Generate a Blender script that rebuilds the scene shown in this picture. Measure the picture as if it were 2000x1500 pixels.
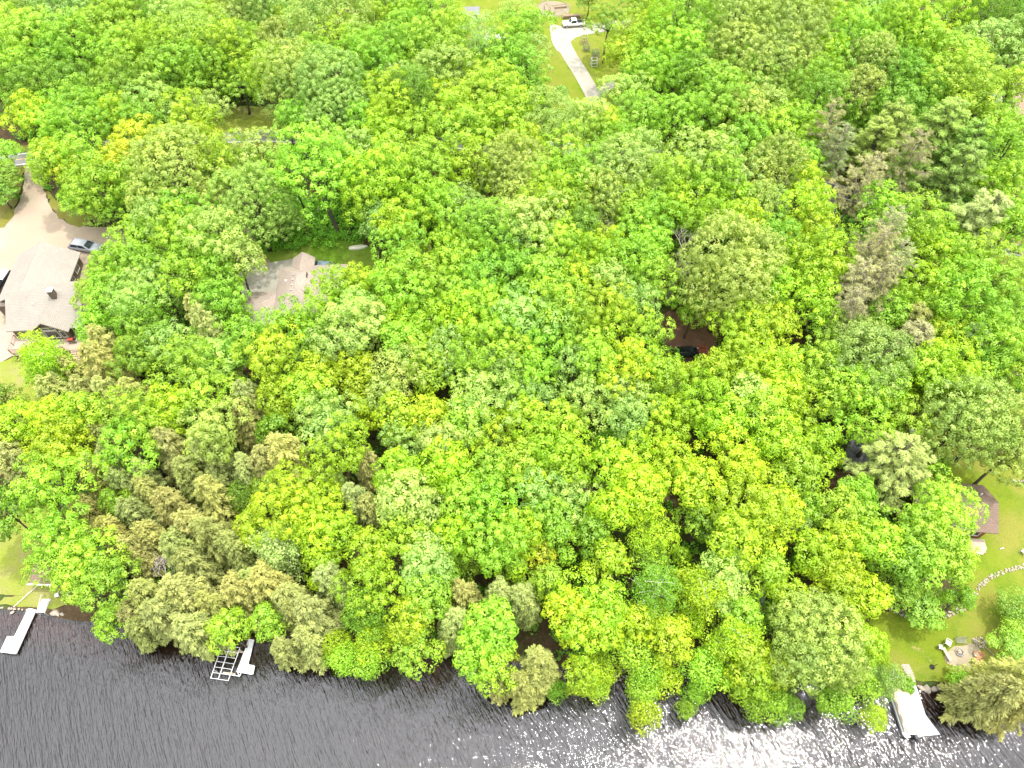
import bpy, bmesh, math, random
import numpy as np
from mathutils import Vector, Matrix, noise
from mathutils.geometry import delaunay_2d_cdt

for o in list(bpy.data.objects):
    bpy.data.objects.remove(o)
scene = bpy.context.scene
COL = scene.collection
R = math.radians

# ------------------------------------------------------------------ camera
CAM_H = 100.0
TILT = 34.4                      # degrees away from straight down
FOC = 1388.0                     # focal length in pixels of a 2000 px wide picture
cam_d = bpy.data.cameras.new("camera")
cam_d.sensor_width = 36.0
cam_d.lens = 36.0 * FOC / 2000.0
cam_d.clip_start = 0.5
cam_d.clip_end = 6000.0
cam = bpy.data.objects.new("camera", cam_d)
COL.objects.link(cam)
cam.location = (0, 0, CAM_H)
cam.rotation_euler = (R(TILT), 0, 0)
scene.camera = cam

# ------------------------------------------------------------------ world, sun, exposure
CLOUD = 12.0
SUN_DIR = Vector((0.258, 0.105, 0.952)).normalized()
SUN_EL = math.asin(SUN_DIR.z)
SUN_AZ = math.atan2(SUN_DIR.x, SUN_DIR.y)
world = bpy.data.worlds.new("World")
scene.world = world
world.use_nodes = True
wn = world.node_tree
wn.nodes.clear()
w_out = wn.nodes.new("ShaderNodeOutputWorld")
w_bg = wn.nodes.new("ShaderNodeBackground")
w_sky = wn.nodes.new("ShaderNodeTexSky")
w_sky.sky_type = 'NISHITA'
w_sky.sun_disc = False
w_sky.sun_elevation = SUN_EL
w_sky.sun_rotation = SUN_AZ
w_sky.altitude = 400
w_sky.air_density = 1.0
w_sky.dust_density = 6.0
w_sky.ozone_density = 1.0
w_bg.inputs['Strength'].default_value = 0.15
# thin bright cloud over the whole sky, brightest overhead and broken by darker bands
w_tc = wn.nodes.new("ShaderNodeTexCoord")
w_sep = wn.nodes.new("ShaderNodeSeparateXYZ")
wn.links.new(w_tc.outputs['Generated'], w_sep.inputs[0])
w_mr = wn.nodes.new("ShaderNodeMapRange")
w_mr.inputs['From Min'].default_value = 0.0
w_mr.inputs['From Max'].default_value = 1.0
w_mr.inputs['To Min'].default_value = CLOUD * 0.36
w_mr.inputs['To Max'].default_value = CLOUD
wn.links.new(w_sep.outputs['Z'], w_mr.inputs['Value'])
w_top = wn.nodes.new("ShaderNodeMapRange")          # the veil glows round the high sun
w_top.interpolation_type = 'SMOOTHSTEP'
w_top.inputs['From Min'].default_value = 0.45
w_top.inputs['From Max'].default_value = 0.97
w_top.inputs['To Min'].default_value = 1.0
w_top.inputs['To Max'].default_value = 2.6
wn.links.new(w_sep.outputs['Z'], w_top.inputs['Value'])
w_cl = wn.nodes.new("ShaderNodeTexNoise")
w_cl.inputs['Scale'].default_value = 2.6
w_cl.inputs['Detail'].default_value = 5.0
wn.links.new(w_tc.outputs['Generated'], w_cl.inputs['Vector'])
w_mr2 = wn.nodes.new("ShaderNodeMapRange")
w_mr2.inputs['From Min'].default_value = 0.3
w_mr2.inputs['From Max'].default_value = 0.7
w_mr2.inputs['To Min'].default_value = 0.82
w_mr2.inputs['To Max'].default_value = 1.1
wn.links.new(w_cl.outputs['Fac'], w_mr2.inputs['Value'])
w_mul = wn.nodes.new("ShaderNodeMath")
w_mul.operation = 'MULTIPLY'
wn.links.new(w_mr.outputs[0], w_mul.inputs[0])
wn.links.new(w_mr2.outputs[0], w_mul.inputs[1])
w_tint = wn.nodes.new("ShaderNodeMix")
w_tint.data_type = 'RGBA'
w_tint.blend_type = 'MULTIPLY'
w_tint.inputs[0].default_value = 1.0
w_tint.inputs[7].default_value = (0.985, 0.99, 1.0, 1)
w_mul2 = wn.nodes.new("ShaderNodeMath")
w_mul2.operation = 'MULTIPLY'
wn.links.new(w_mul.outputs[0], w_mul2.inputs[0])
wn.links.new(w_top.outputs[0], w_mul2.inputs[1])
wn.links.new(w_mul2.outputs[0], w_tint.inputs[6])
w_mix = wn.nodes.new("ShaderNodeMix")
w_mix.data_type = 'RGBA'
w_mix.inputs[0].default_value = 0.8
wn.links.new(w_sky.outputs[0], w_mix.inputs[6])
wn.links.new(w_tint.outputs[2], w_mix.inputs[7])
wn.links.new(w_mix.outputs[2], w_bg.inputs['Color'])
wn.links.new(w_bg.outputs[0], w_out.inputs['Surface'])
sun_d = bpy.data.lights.new("sun", 'SUN')
sun_d.energy = 2.7
sun_d.angle = R(1.6)
sun_d.color = (1.0, 0.96, 0.88)
sun = bpy.data.objects.new("sun", sun_d)
COL.objects.link(sun)
sun.location = SUN_DIR * 300
sun.rotation_euler = SUN_DIR.to_track_quat('Z', 'Y').to_euler()
scene.view_settings.view_transform = 'Standard'
scene.view_settings.look = 'None'
scene.view_settings.gamma = 1.0
scene.view_settings.exposure = 0.46
scene.cycles.max_bounces = 8
scene.cycles.diffuse_bounces = 6
scene.cycles.glossy_bounces = 3
scene.cycles.transmission_bounces = 6
scene.cycles.transparent_max_bounces = 6
scene.cycles.caustics_reflective = False
scene.cycles.caustics_refractive = False

# ------------------------------------------------------------------ terrain
SHORE_PX = [(-700, 1165), (-200, 1184), (0, 1188), (60, 1192), (140, 1204), (260, 1218), (480, 1228), (640, 1250), (850, 1280), (1000, 1288),
            (1200, 1300), (1400, 1320), (1600, 1338), (1720, 1334), (1760, 1338), (1850, 1345), (1900, 1350), (2000, 1358), (2300, 1370), (2700, 1380)]
_s, _c = math.sin(R(TILT)), math.cos(R(TILT))

def at(px, py, z=0.0):
    """The point at height z that the photograph shows at (px, py)."""
    u = (px - 1000) / FOC
    v = (750 - py) / FOC
    t = (CAM_H - z) / (_c - v * _s)
    return Vector((u * t, (_s + v * _c) * t, z))

_sh = np.array([at(*p)[:2] for p in SHORE_PX])

def shore(x):
    return float(np.interp(x, _sh[:, 0], _sh[:, 1]))

def smooth(a, b, t):
    t = min(1.0, max(0.0, (t - a) / (b - a)))
    return t * t * (3 - 2 * t)

def height(x, y):
    s = y - shore(x)
    if s < 0:
        return max(-3.5, 0.16 * s)
    return 0.45 * smooth(0, 1.2, s) + 1.2 * smooth(1, 16, s) + 4.6 * smooth(14, 72, s)

def ground(px, py, up=0.0):
    """Ground point seen at a pixel; with up, the foot below a point that high above the ground."""
    z = 2.0 + up
    for _ in range(14):
        p = at(px, py, z)
        z = height(p.x, p.y) + up
    p = at(px, py, z)
    return Vector((p.x, p.y, height(p.x, p.y)))

# ------------------------------------------------------------------ materials
def new_mat(name):
    m = bpy.data.materials.new(name)
    m.use_nodes = True
    nt = m.node_tree
    return m, nt, nt.nodes['Principled BSDF'], nt.nodes['Material Output']

def N(nt, kind, **kw):
    n = nt.nodes.new(kind)
    for k, v in kw.items():
        if k in n.inputs:
            n.inputs[k].default_value = v
        else:
            setattr(n, k, v)
    return n

def mixcol(nt, fac, a, b, mode='MIX'):
    n = nt.nodes.new('ShaderNodeMix')
    n.data_type = 'RGBA'
    n.blend_type = mode
    for sock, v in ((n.inputs[0], fac), (n.inputs[6], a), (n.inputs[7], b)):
        if isinstance(v, (tuple, list)):
            sock.default_value = (*v[:3], 1)
        elif isinstance(v, (int, float)):
            sock.default_value = v
        else:
            nt.links.new(v, sock)
    return n.outputs[2]

def ramp(nt, fac, a, b):
    n = nt.nodes.new('ShaderNodeMapRange')
    n.inputs['From Min'].default_value = a
    n.inputs['From Max'].default_value = b
    nt.links.new(fac, n.inputs['Value'])
    return n.outputs[0]

def noise_fac(nt, scale, detail=4, rough=0.55, coords='Object', stretch=None, rot=None):
    tc = N(nt, 'ShaderNodeTexCoord')
    src = tc.outputs[coords]
    for key, val in (('Rotation', rot), ('Scale', stretch)):
        if val:
            mp = N(nt, 'ShaderNodeMapping')
            mp.inputs[key].default_value = val
            nt.links.new(src, mp.inputs['Vector'])
            src = mp.outputs[0]
    n = N(nt, 'ShaderNodeTexNoise', Scale=scale, Detail=detail, Roughness=rough)
    nt.links.new(src, n.inputs['Vector'])
    return n.outputs['Fac']

def plain(name, col, col2=None, rough=0.7, scale=3.0, metal=0.0, bump=0.0, stretch=None, spec=0.4, coat=0.0):
    """A surface with its own small colour variation."""
    m, nt, b, out = new_mat(name)
    if col2 is None:
        col2 = tuple(c * 0.78 for c in col)
    f = noise_fac(nt, scale, 5, 0.6, stretch=stretch)
    nt.links.new(mixcol(nt, ramp(nt, f, 0.3, 0.7), col2, col), b.inputs['Base Color'])
    b.inputs['Roughness'].default_value = rough
    b.inputs['Metallic'].default_value = metal
    b.inputs['Specular IOR Level'].default_value = spec
    b.inputs['Coat Weight'].default_value = coat
    if bump:
        bp = N(nt, 'ShaderNodeBump', Strength=bump, Distance=0.05)
        nt.links.new(noise_fac(nt, scale * 4, 4, 0.6, stretch=stretch), bp.inputs['Height'])
        nt.links.new(bp.outputs[0], b.inputs['Normal'])
    return m

def patchy(name, cols, scales, rough=0.9, bump=0.3, bscale=6.0, fine=0.25):
    """Ground cover: colours laid over each other by noise of several sizes."""
    m, nt, b, out = new_mat(name)
    c = cols[0]
    for i, (col, (sc, lo, hi)) in enumerate(zip(cols[1:], scales)):
        f = ramp(nt, noise_fac(nt, sc, 6, 0.62), lo, hi)
        c = mixcol(nt, f, c, col)
    fn = ramp(nt, noise_fac(nt, bscale, 3, 0.7), 0.2, 0.8)
    lo = mixcol(nt, 1.0, c, (1 - fine, 1 - fine, 1 - fine), 'MULTIPLY')
    hi = mixcol(nt, 1.0, c, (1 + fine, 1 + fine, 1 + fine), 'MULTIPLY')
    nt.links.new(mixcol(nt, fn, lo, hi), b.inputs['Base Color'])
    b.inputs['Roughness'].default_value = rough
    b.inputs['Specular IOR Level'].default_value = 0.15
    bp = N(nt, 'ShaderNodeBump', Strength=bump, Distance=0.15)
    nt.links.new(noise_fac(nt, bscale, 4, 0.65), bp.inputs['Height'])
    nt.links.new(bp.outputs[0], b.inputs['Normal'])
    return m

def leaf_mat(name, transl=0.36, rough=0.45, spec=0.5, hue=0.045, val=0.38):
    """Leaves: the colour belongs to the tree (object colour), each leaf varies a little; thin, so light passes."""
    m, nt, b, out = new_mat(name)
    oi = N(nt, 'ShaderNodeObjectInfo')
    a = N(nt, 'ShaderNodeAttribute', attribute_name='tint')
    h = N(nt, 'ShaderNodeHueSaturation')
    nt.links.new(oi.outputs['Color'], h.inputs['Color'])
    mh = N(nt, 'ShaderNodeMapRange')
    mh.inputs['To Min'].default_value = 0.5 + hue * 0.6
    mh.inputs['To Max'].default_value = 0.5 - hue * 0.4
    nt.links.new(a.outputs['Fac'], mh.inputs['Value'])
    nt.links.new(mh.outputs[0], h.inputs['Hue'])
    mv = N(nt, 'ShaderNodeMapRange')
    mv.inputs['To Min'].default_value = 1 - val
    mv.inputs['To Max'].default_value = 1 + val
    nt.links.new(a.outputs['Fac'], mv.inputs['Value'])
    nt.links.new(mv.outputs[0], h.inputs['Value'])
    nt.links.new(h.outputs[0], b.inputs['Base Color'])
    b.inputs['Roughness'].default_value = rough
    b.inputs['Specular IOR Level'].default_value = spec
    t = N(nt, 'ShaderNodeBsdfTranslucent')
    nt.links.new(mixcol(nt, 1.0, h.outputs[0], (1.22, 1.26, 0.5), 'MULTIPLY'), t.inputs['Color'])
    mx = N(nt, 'ShaderNodeMixShader', Fac=transl)
    nt.links.new(b.outputs[0], mx.inputs[1])
    nt.links.new(t.outputs[0], mx.inputs[2])
    nt.links.new(mx.outputs[0], out.inputs['Surface'])
    return m

M = {}
M['floor'] = patchy('forest_floor', [(0.072, 0.050, 0.025), (0.043, 0.075, 0.015), (0.12, 0.075, 0.045)], [(0.12, 0.5, 0.62), (0.9, 0.5, 0.75)], bscale=2.5, fine=0.4)
M['lawn'] = patchy('lawn', [(0.152, 0.201, 0.014), (0.200, 0.201, 0.036), (0.104, 0.169, 0.010), (0.375, 0.270, 0.120)], [(0.13, 0.42, 0.62), (0.35, 0.5, 0.7), (0.7, 0.62, 0.8)], bscale=5, fine=0.22)
M['lawn_pale'] = patchy('lawn_pale', [(0.200, 0.235, 0.035), (0.244, 0.235, 0.077), (0.213, 0.260, 0.027)], [(0.2, 0.45, 0.65), (0.5, 0.5, 0.75)], bscale=5, fine=0.2)
M['lawn_deep'] = patchy('lawn_deep', [(0.112, 0.202, 0.015), (0.202, 0.238, 0.044), (0.081, 0.143, 0.012)], [(0.2, 0.48, 0.65), (0.5, 0.5, 0.75)], bscale=5, fine=0.25)
M['gravel'] = patchy('gravel', [(0.339, 0.269, 0.189), (0.360, 0.269, 0.215), (0.290, 0.263, 0.182), (0.429, 0.362, 0.260)], [(0.06, 0.35, 0.7), (0.2, 0.42, 0.75), (0.12, 0.5, 0.85)], bscale=7, fine=0.13)
M['gravel_pink'] = patchy('gravel_pink', [(0.356, 0.252, 0.204), (0.402, 0.306, 0.252)], [(0.6, 0.35, 0.7)], bscale=8, fine=0.18)
M['verge'] = patchy('verge', [(0.165, 0.158, 0.030), (0.225, 0.180, 0.083), (0.14, 0.18, 0.02)], [(0.3, 0.45, 0.62), (0.6, 0.5, 0.7)], bscale=5, fine=0.25)
M['patio'] = patchy('patio_gravel', [(0.36, 0.30, 0.215), (0.29, 0.245, 0.155), (0.27, 0.26, 0.09)], [(0.8, 0.4, 0.7), (0.4, 0.58, 0.8)], bscale=8, fine=0.14)
M['concrete'] = patchy('concrete_drive', [(0.34, 0.315, 0.265), (0.28, 0.26, 0.215), (0.38, 0.355, 0.31)], [(0.3, 0.4, 0.75), (0.8, 0.45, 0.75)], bscale=6, fine=0.1, bump=0.08)
M['asphalt'] = patchy('asphalt', [(0.189, 0.175, 0.168), (0.2, 0.19, 0.19)], [(0.5, 0.45, 0.7)], bscale=10, fine=0.12, bump=0.1)
M['asphalt_dark'] = patchy('asphalt_dark', [(0.12, 0.12, 0.135), (0.16, 0.155, 0.16)], [(0.6, 0.45, 0.7)], bscale=10, fine=0.12, bump=0.1)
M['soil'] = patchy('bare_soil', [(0.16, 0.085, 0.055), (0.11, 0.06, 0.04), (0.2, 0.12, 0.08)], [(0.3, 0.45, 0.65), (0.9, 0.5, 0.7)], bscale=5, fine=0.3)
M['soil_pale'] = patchy('pale_soil', [(0.280, 0.210, 0.154), (0.3, 0.2, 0.14)], [(0.4, 0.45, 0.65)], bscale=5, fine=0.2)
M['bed'] = patchy('bed_soil', [(0.25, 0.21, 0.15), (0.19, 0.16, 0.11), (0.2, 0.21, 0.08)], [(0.5, 0.4, 0.7), (0.8, 0.5, 0.75)], bscale=5, fine=0.25)
M['line'] = plain('road_paint', (0.78, 0.77, 0.74), (0.6, 0.58, 0.55), scale=2)
M['line_y'] = plain('yellow_paint', (0.62, 0.42, 0.08), scale=2)
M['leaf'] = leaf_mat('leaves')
M['needle'] = leaf_mat('needles', transl=0.25, rough=0.6, spec=0.3, hue=0.015, val=0.45)
M['bark'] = plain('bark', (0.15, 0.12, 0.095), (0.075, 0.06, 0.048), rough=0.95, scale=3, bump=0.6, stretch=(3, 3, 0.6))
M['bark_white'] = plain('birch_bark', (0.62, 0.6, 0.54), (0.35, 0.33, 0.29), rough=0.9, scale=3)
M['bark_grey'] = plain('dead_wood', (0.56, 0.50, 0.44), (0.4, 0.35, 0.3), rough=0.95, scale=2)
M['twig'] = plain('pine_twig', (0.36, 0.31, 0.22), (0.25, 0.21, 0.15), rough=0.95, scale=2)
M['dock'] = plain('white_dock', (0.80, 0.80, 0.80), (0.70, 0.70, 0.69), rough=0.6, scale=1.2, stretch=(0.3, 5, 1))
M['white_metal'] = plain('white_metal', (0.8, 0.8, 0.8), (0.68, 0.68, 0.68), rough=0.4, scale=1.5)
M['bench_metal'] = plain('grey_green_metal', (0.26, 0.27, 0.2), rough=0.6, scale=4)
M['grey_metal'] = plain('grey_metal', (0.36, 0.36, 0.35), rough=0.45, metal=0.6, scale=3)
M['wood'] = plain('weathered_wood', (0.42, 0.30, 0.2), (0.26, 0.18, 0.12), rough=0.8, scale=3, stretch=(1, 8, 8), bump=0.2)
M['wood_pale'] = plain('pale_wood', (0.6, 0.46, 0.33), (0.48, 0.35, 0.24), rough=0.75, scale=3, stretch=(1, 8, 8))
M['wood_orange'] = plain('cedar_wood', (0.58, 0.28, 0.13), (0.44, 0.2, 0.09), rough=0.7, scale=4, stretch=(1, 6, 6))
M['stone'] = plain('field_stone', (0.46, 0.42, 0.38), (0.24, 0.21, 0.19), rough=0.9, scale=1.8, bump=0.4)
M['stone_pale'] = plain('pale_stone', (0.44, 0.38, 0.31), (0.28, 0.23, 0.18), rough=0.9, scale=1.6, bump=0.4)
M['tarp'] = plain('beige_boat_cover', (0.55, 0.46, 0.34), (0.48, 0.40, 0.29), rough=0.75, scale=1.2, bump=0.25)
M['black'] = plain('black_plastic', (0.015, 0.015, 0.018), rough=0.4, scale=2)
M['rubber'] = plain('tyre_rubber', (0.02, 0.02, 0.02), rough=0.85, scale=4)
M['glass'] = plain('dark_glass', (0.03, 0.04, 0.05), rough=0.08, scale=1, spec=0.8)
M['rim'] = plain('wheel_metal', (0.5, 0.5, 0.5), rough=0.35, metal=0.7, scale=4)
M['lamp'] = plain('lamp_lens', (0.75, 0.75, 0.72), rough=0.2, scale=4)
M['lamp_red'] = plain('tail_lens', (0.4, 0.02, 0.02), rough=0.25, scale=4)
M['white_paint'] = plain('white_car_paint', (0.8, 0.8, 0.8), (0.76, 0.76, 0.76), rough=0.3, scale=1, coat=0.5)
M['grey_paint'] = plain('grey_car_paint', (0.30, 0.31, 0.34), (0.27, 0.28, 0.31), rough=0.3, scale=1, metal=0.1, coat=0.8)
M['blue_paint'] = plain('silver_blue_paint', (0.25, 0.32, 0.4), rough=0.25, scale=1, metal=0.3, coat=0.8)
M['black_paint'] = plain('black_car_paint', (0.008, 0.009, 0.012), rough=0.2, scale=1, coat=0.8)
M['red_paint'] = plain('red_paint', (0.45, 0.07, 0.04), rough=0.5, scale=3)
M['trim'] = plain('cream_trim', (0.72, 0.68, 0.58), rough=0.6, scale=3)
M['siding'] = plain('brown_siding', (0.165, 0.13, 0.1), (0.12, 0.095, 0.07), rough=0.8, scale=2.5, stretch=(0.4, 0.4, 9))
M['siding_red'] = plain('red_brown_siding', (0.25, 0.09, 0.055), rough=0.8, scale=2.5, stretch=(0.4, 0.4, 9))
M['deck'] = plain('deck_boards', (0.46, 0.37, 0.29), (0.38, 0.3, 0.23), rough=0.8, scale=2, stretch=(0.3, 9, 1))
M['slab'] = plain('concrete_slab', (0.5, 0.49, 0.46), (0.42, 0.41, 0.39), rough=0.85, scale=1.5)

def shingle(name, col, col2):
    """Roof shingles: courses along the slope, tabs of slightly different shade."""
    m, nt, b, out = new_mat(name)
    uv = N(nt, 'ShaderNodeUVMap')
    br = N(nt, 'ShaderNodeTexBrick', Scale=1.0)
    br.offset = 0.5
    br.inputs['Color1'].default_value = (*col, 1)
    br.inputs['Color2'].default_value = (*col2, 1)
    br.inputs['Mortar'].default_value = (*[c * 0.55 for c in col2], 1)
    br.inputs['Mortar Size'].default_value = 0.018
    br.inputs['Brick Width'].default_value = 0.55
    br.inputs['Row Height'].default_value = 0.26
    nt.links.new(uv.outputs[0], br.inputs['Vector'])
    f = ramp(nt, noise_fac(nt, 0.35, 5, 0.65), 0.35, 0.7)
    c = mixcol(nt, f, br.outputs['Color'], tuple(0.82 * x for x in col2))
    c2 = mixcol(nt, 0.35, c, br.outputs['Color'])
    nt.links.new(c2, b.inputs['Base Color'])
    b.inputs['Roughness'].default_value = 0.9
    b.inputs['Specular IOR Level'].default_value = 0.2
    bp = N(nt, 'ShaderNodeBump', Strength=0.4, Distance=0.02)
    nt.links.new(br.outputs['Fac'], bp.inputs['Height'])
    nt.links.new(bp.outputs[0], b.inputs['Normal'])
    return m
M['roof_grey'] = shingle('beige_grey_shingles', (0.361, 0.325, 0.279), (0.316, 0.284, 0.244))
M['roof_tan'] = shingle('tan_shingles', (0.407, 0.332, 0.275), (0.332, 0.270, 0.228))
M['roof_brown'] = shingle('brown_shingles', (0.263, 0.185, 0.140), (0.213, 0.151, 0.118))
M['roof_shed'] = shingle('grey_shingles', (0.320, 0.320, 0.336), (0.272, 0.272, 0.288))

# ------------------------------------------------------------------ mesh helpers
class MB:
    """Collects shapes and links them as ONE mesh object."""
    def __init__(s):
        s.v, s.f, s.uv = [], [], {}
    def poly(s, pts, uv=None):
        i = len(s.v)
        s.v += [tuple(p) for p in pts]
        if uv:
            s.uv[len(s.f)] = uv
        s.f.append(list(range(i, i + len(pts))))
    def box(s, c, d, rz=0.0, tilt=None):
        m = Matrix.Translation(c) @ Matrix.Rotation(rz, 4, 'Z')
        if tilt:
            m = m @ Matrix.Rotation(tilt[1], 4, tilt[0])
        x, y, z = d[0] / 2, d[1] / 2, d[2] / 2
        i = len(s.v)
        for q in ((-x, -y, -z), (x, -y, -z), (x, y, -z), (-x, y, -z), (-x, -y, z), (x, -y, z), (x, y, z), (-x, y, z)):
            s.v.append(tuple(m @ Vector(q)))
        for f in ((0, 3, 2, 1), (4, 5, 6, 7), (0, 1, 5, 4), (1, 2, 6, 5), (2, 3, 7, 6), (3, 0, 4, 7)):
            s.f.append([i + k for k in f])
        return s
    def tube(s, pts, rad, n=6, cap=True):
        pts = [Vector(p) for p in pts]
        if not isinstance(rad, (list, tuple)):
            rad = [rad] * len(pts)
        rings = []
        for k, p in enumerate(pts):
            d = (pts[min(k + 1, len(pts) - 1)] - pts[max(k - 1, 0)]).normalized()
            a = d.orthogonal().normalized() if k == 0 else (a - d * a.dot(d)).normalized()
            b = d.cross(a)
            i = len(s.v)
            for j in range(n):
                t = 2 * math.pi * j / n
                s.v.append(tuple(p + (a * math.cos(t) + b * math.sin(t)) * rad[k]))
            rings.append(i)
        for r0, r1 in zip(rings, rings[1:]):
            for j in range(n):
                s.f.append([r0 + j, r0 + (j + 1) % n, r1 + (j + 1) % n, r1 + j])
        if cap:
            s.f.append([rings[0] + j for j in range(n)][::-1])
            s.f.append([rings[-1] + j for j in range(n)])
        return s
    def prism(s, pts, z0, z1):
        n = len(pts)
        i = len(s.v)
        s.v += [(p[0], p[1], z0) for p in pts] + [(p[0], p[1], z1) for p in pts]
        s.f.append([i + k for k in range(n)][::-1])
        s.f.append([i + n + k for k in range(n)])
        for k in range(n):
            s.f.append([i + k, i + (k + 1) % n, i + n + (k + 1) % n, i + n + k])
        return s
    def loft(s, rings, closed=True):
        """Rings of equally many points joined into a skin, ends capped."""
        n = len(rings[0])
        st = []
        for r in rings:
            st.append(len(s.v))
            s.v += [tuple(p) for p in r]
        for a, b in zip(st, st[1:]):
            for j in range(n):
                s.f.append([a + j, a + (j + 1) % n, b + (j + 1) % n, b + j])
        s.f.append([st[0] + j for j in range(n)][::-1])
        s.f.append([st[-1] + j for j in range(n)])
        return s
    def rock(s, c, d, rng, sub=1):
        bm = bmesh.new()
        bmesh.ops.create_icosphere(bm, subdivisions=sub, radius=1.0)
        i = len(s.v)
        o = rng.random() * 99
        rz = rng.random() * 6.3
        m = Matrix.Translation(c) @ Matrix.Rotation(rz, 4, 'Z')
        for v in bm.verts:
            k = 0.72 + 0.55 * noise.noise(v.co * 1.1 + Vector((o, o, o)))
            q = v.co * (k + 0.12)
            s.v.append(tuple(m @ Vector((q.x * d[0], q.y * d[1], q.z * d[2]))))
        for f in bm.faces:
            s.f.append([i + v.index for v in f.verts])
        bm.free()
        return s
    def build(s, name, mat, parent=None, loc=None, bevel=0.0, smooth_=False, rz=0.0):
        me = bpy.data.meshes.new(name)
        me.from_pydata(s.v, [], s.f)
        if s.uv:
            l = me.uv_layers.new(name='UVMap')
            for p in me.polygons:
                uv = s.uv.get(p.index)
                if uv:
                    for k, li in enumerate(p.loop_indices):
                        l.data[li].uv = uv[k]
        me.materials.append(mat)
        me.update()
        bm = bmesh.new()
        bm.from_mesh(me)
        bmesh.ops.recalc_face_normals(bm, faces=bm.faces)
        bm.to_mesh(me)
        bm.free()
        if smooth_:
            me.polygons.foreach_set('use_smooth', [True] * len(me.polygons))
        o = bpy.data.objects.new(name, me)
        COL.objects.link(o)
        if parent is not None:
            o.parent = parent
        if loc is not None:
            o.location = loc
        o.rotation_euler.z = rz
        if bevel:
            b = o.modifiers.new('bevel', 'BEVEL')
            b.width = bevel
            b.segments = 2
            b.limit_method = 'ANGLE'
        return o

def tag(o, label=None, cat=None, group=None, kind=None):
    if label:
        o['label'] = label
    if cat:
        o['category'] = cat
    if group:
        o['group'] = group
    if kind:
        o['kind'] = kind
    return o

def thing(name, label, cat, loc=(0, 0, 0), rz=0.0, group=None):
    o = bpy.data.objects.new(name, None)
    o.empty_display_size = 0.3
    COL.objects.link(o)
    o.location = loc
    o.rotation_euler.z = rz
    return tag(o, label, cat, group)

def copy_thing(src, loc, rz, label=None, group=None, scale=None):
    r = src.copy()
    COL.objects.link(r)
    r.location = loc
    r.rotation_euler.z = rz
    if scale:
        r.scale = scale
    if label:
        r['label'] = label
    if group:
        r['group'] = group
    for ch in list(src.children):
        c = ch.copy()
        COL.objects.link(c)
        c.parent = r
        for g in ch.children:
            d = g.copy()
            COL.objects.link(d)
            d.parent = c
    return r

# ------------------------------------------------------------------ ground, water, patches of ground
def grid_axis(lo, hi, step, far):
    a = list(np.arange(lo, hi + 1e-6, step))
    x = step
    pre, post = [], []
    p, q = lo, hi
    while x < far:
        x *= 1.7
        p -= x
        q += x
        pre.insert(0, p)
        post.append(q)
    return pre + a + post

def bed_to_ground():
    m = M['floor']
    nt = m.node_tree
    b = nt.nodes['Principled BSDF']
    old = b.inputs['Base Color'].links[0].from_socket
    geo = N(nt, 'ShaderNodeNewGeometry')
    sp = N(nt, 'ShaderNodeSeparateXYZ')
    nt.links.new(geo.outputs['Position'], sp.inputs[0])
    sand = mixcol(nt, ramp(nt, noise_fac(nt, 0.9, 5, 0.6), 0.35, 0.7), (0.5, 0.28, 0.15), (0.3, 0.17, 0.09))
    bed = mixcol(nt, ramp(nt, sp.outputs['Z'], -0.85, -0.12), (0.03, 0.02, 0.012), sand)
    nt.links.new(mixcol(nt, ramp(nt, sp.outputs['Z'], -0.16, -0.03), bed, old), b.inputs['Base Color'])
bed_to_ground()

def add_ground():
    xs = grid_axis(-160, 160, 2.0, 1500)
    ys = grid_axis(-20, 220, 2.0, 1500)
    me = bpy.data.meshes.new('ground')
    v = [(x, y, height(x, y) + (0.10 * noise.noise(Vector((x * 0.15, y * 0.15, 0))) - 0.1 if y > shore(x) + 2 else 0)) for y in ys for x in xs]
    n = len(xs)
    f = [(j * n + i, j * n + i + 1, (j + 1) * n + i + 1, (j + 1) * n + i) for j in range(len(ys) - 1) for i in range(n - 1)]
    me.from_pydata(v, [], f)
    me.polygons.foreach_set('use_smooth', [True] * len(f))
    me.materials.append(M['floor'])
    o = bpy.data.objects.new('ground', me)
    COL.objects.link(o)
    tag(o, kind='structure')
add_ground()

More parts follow.
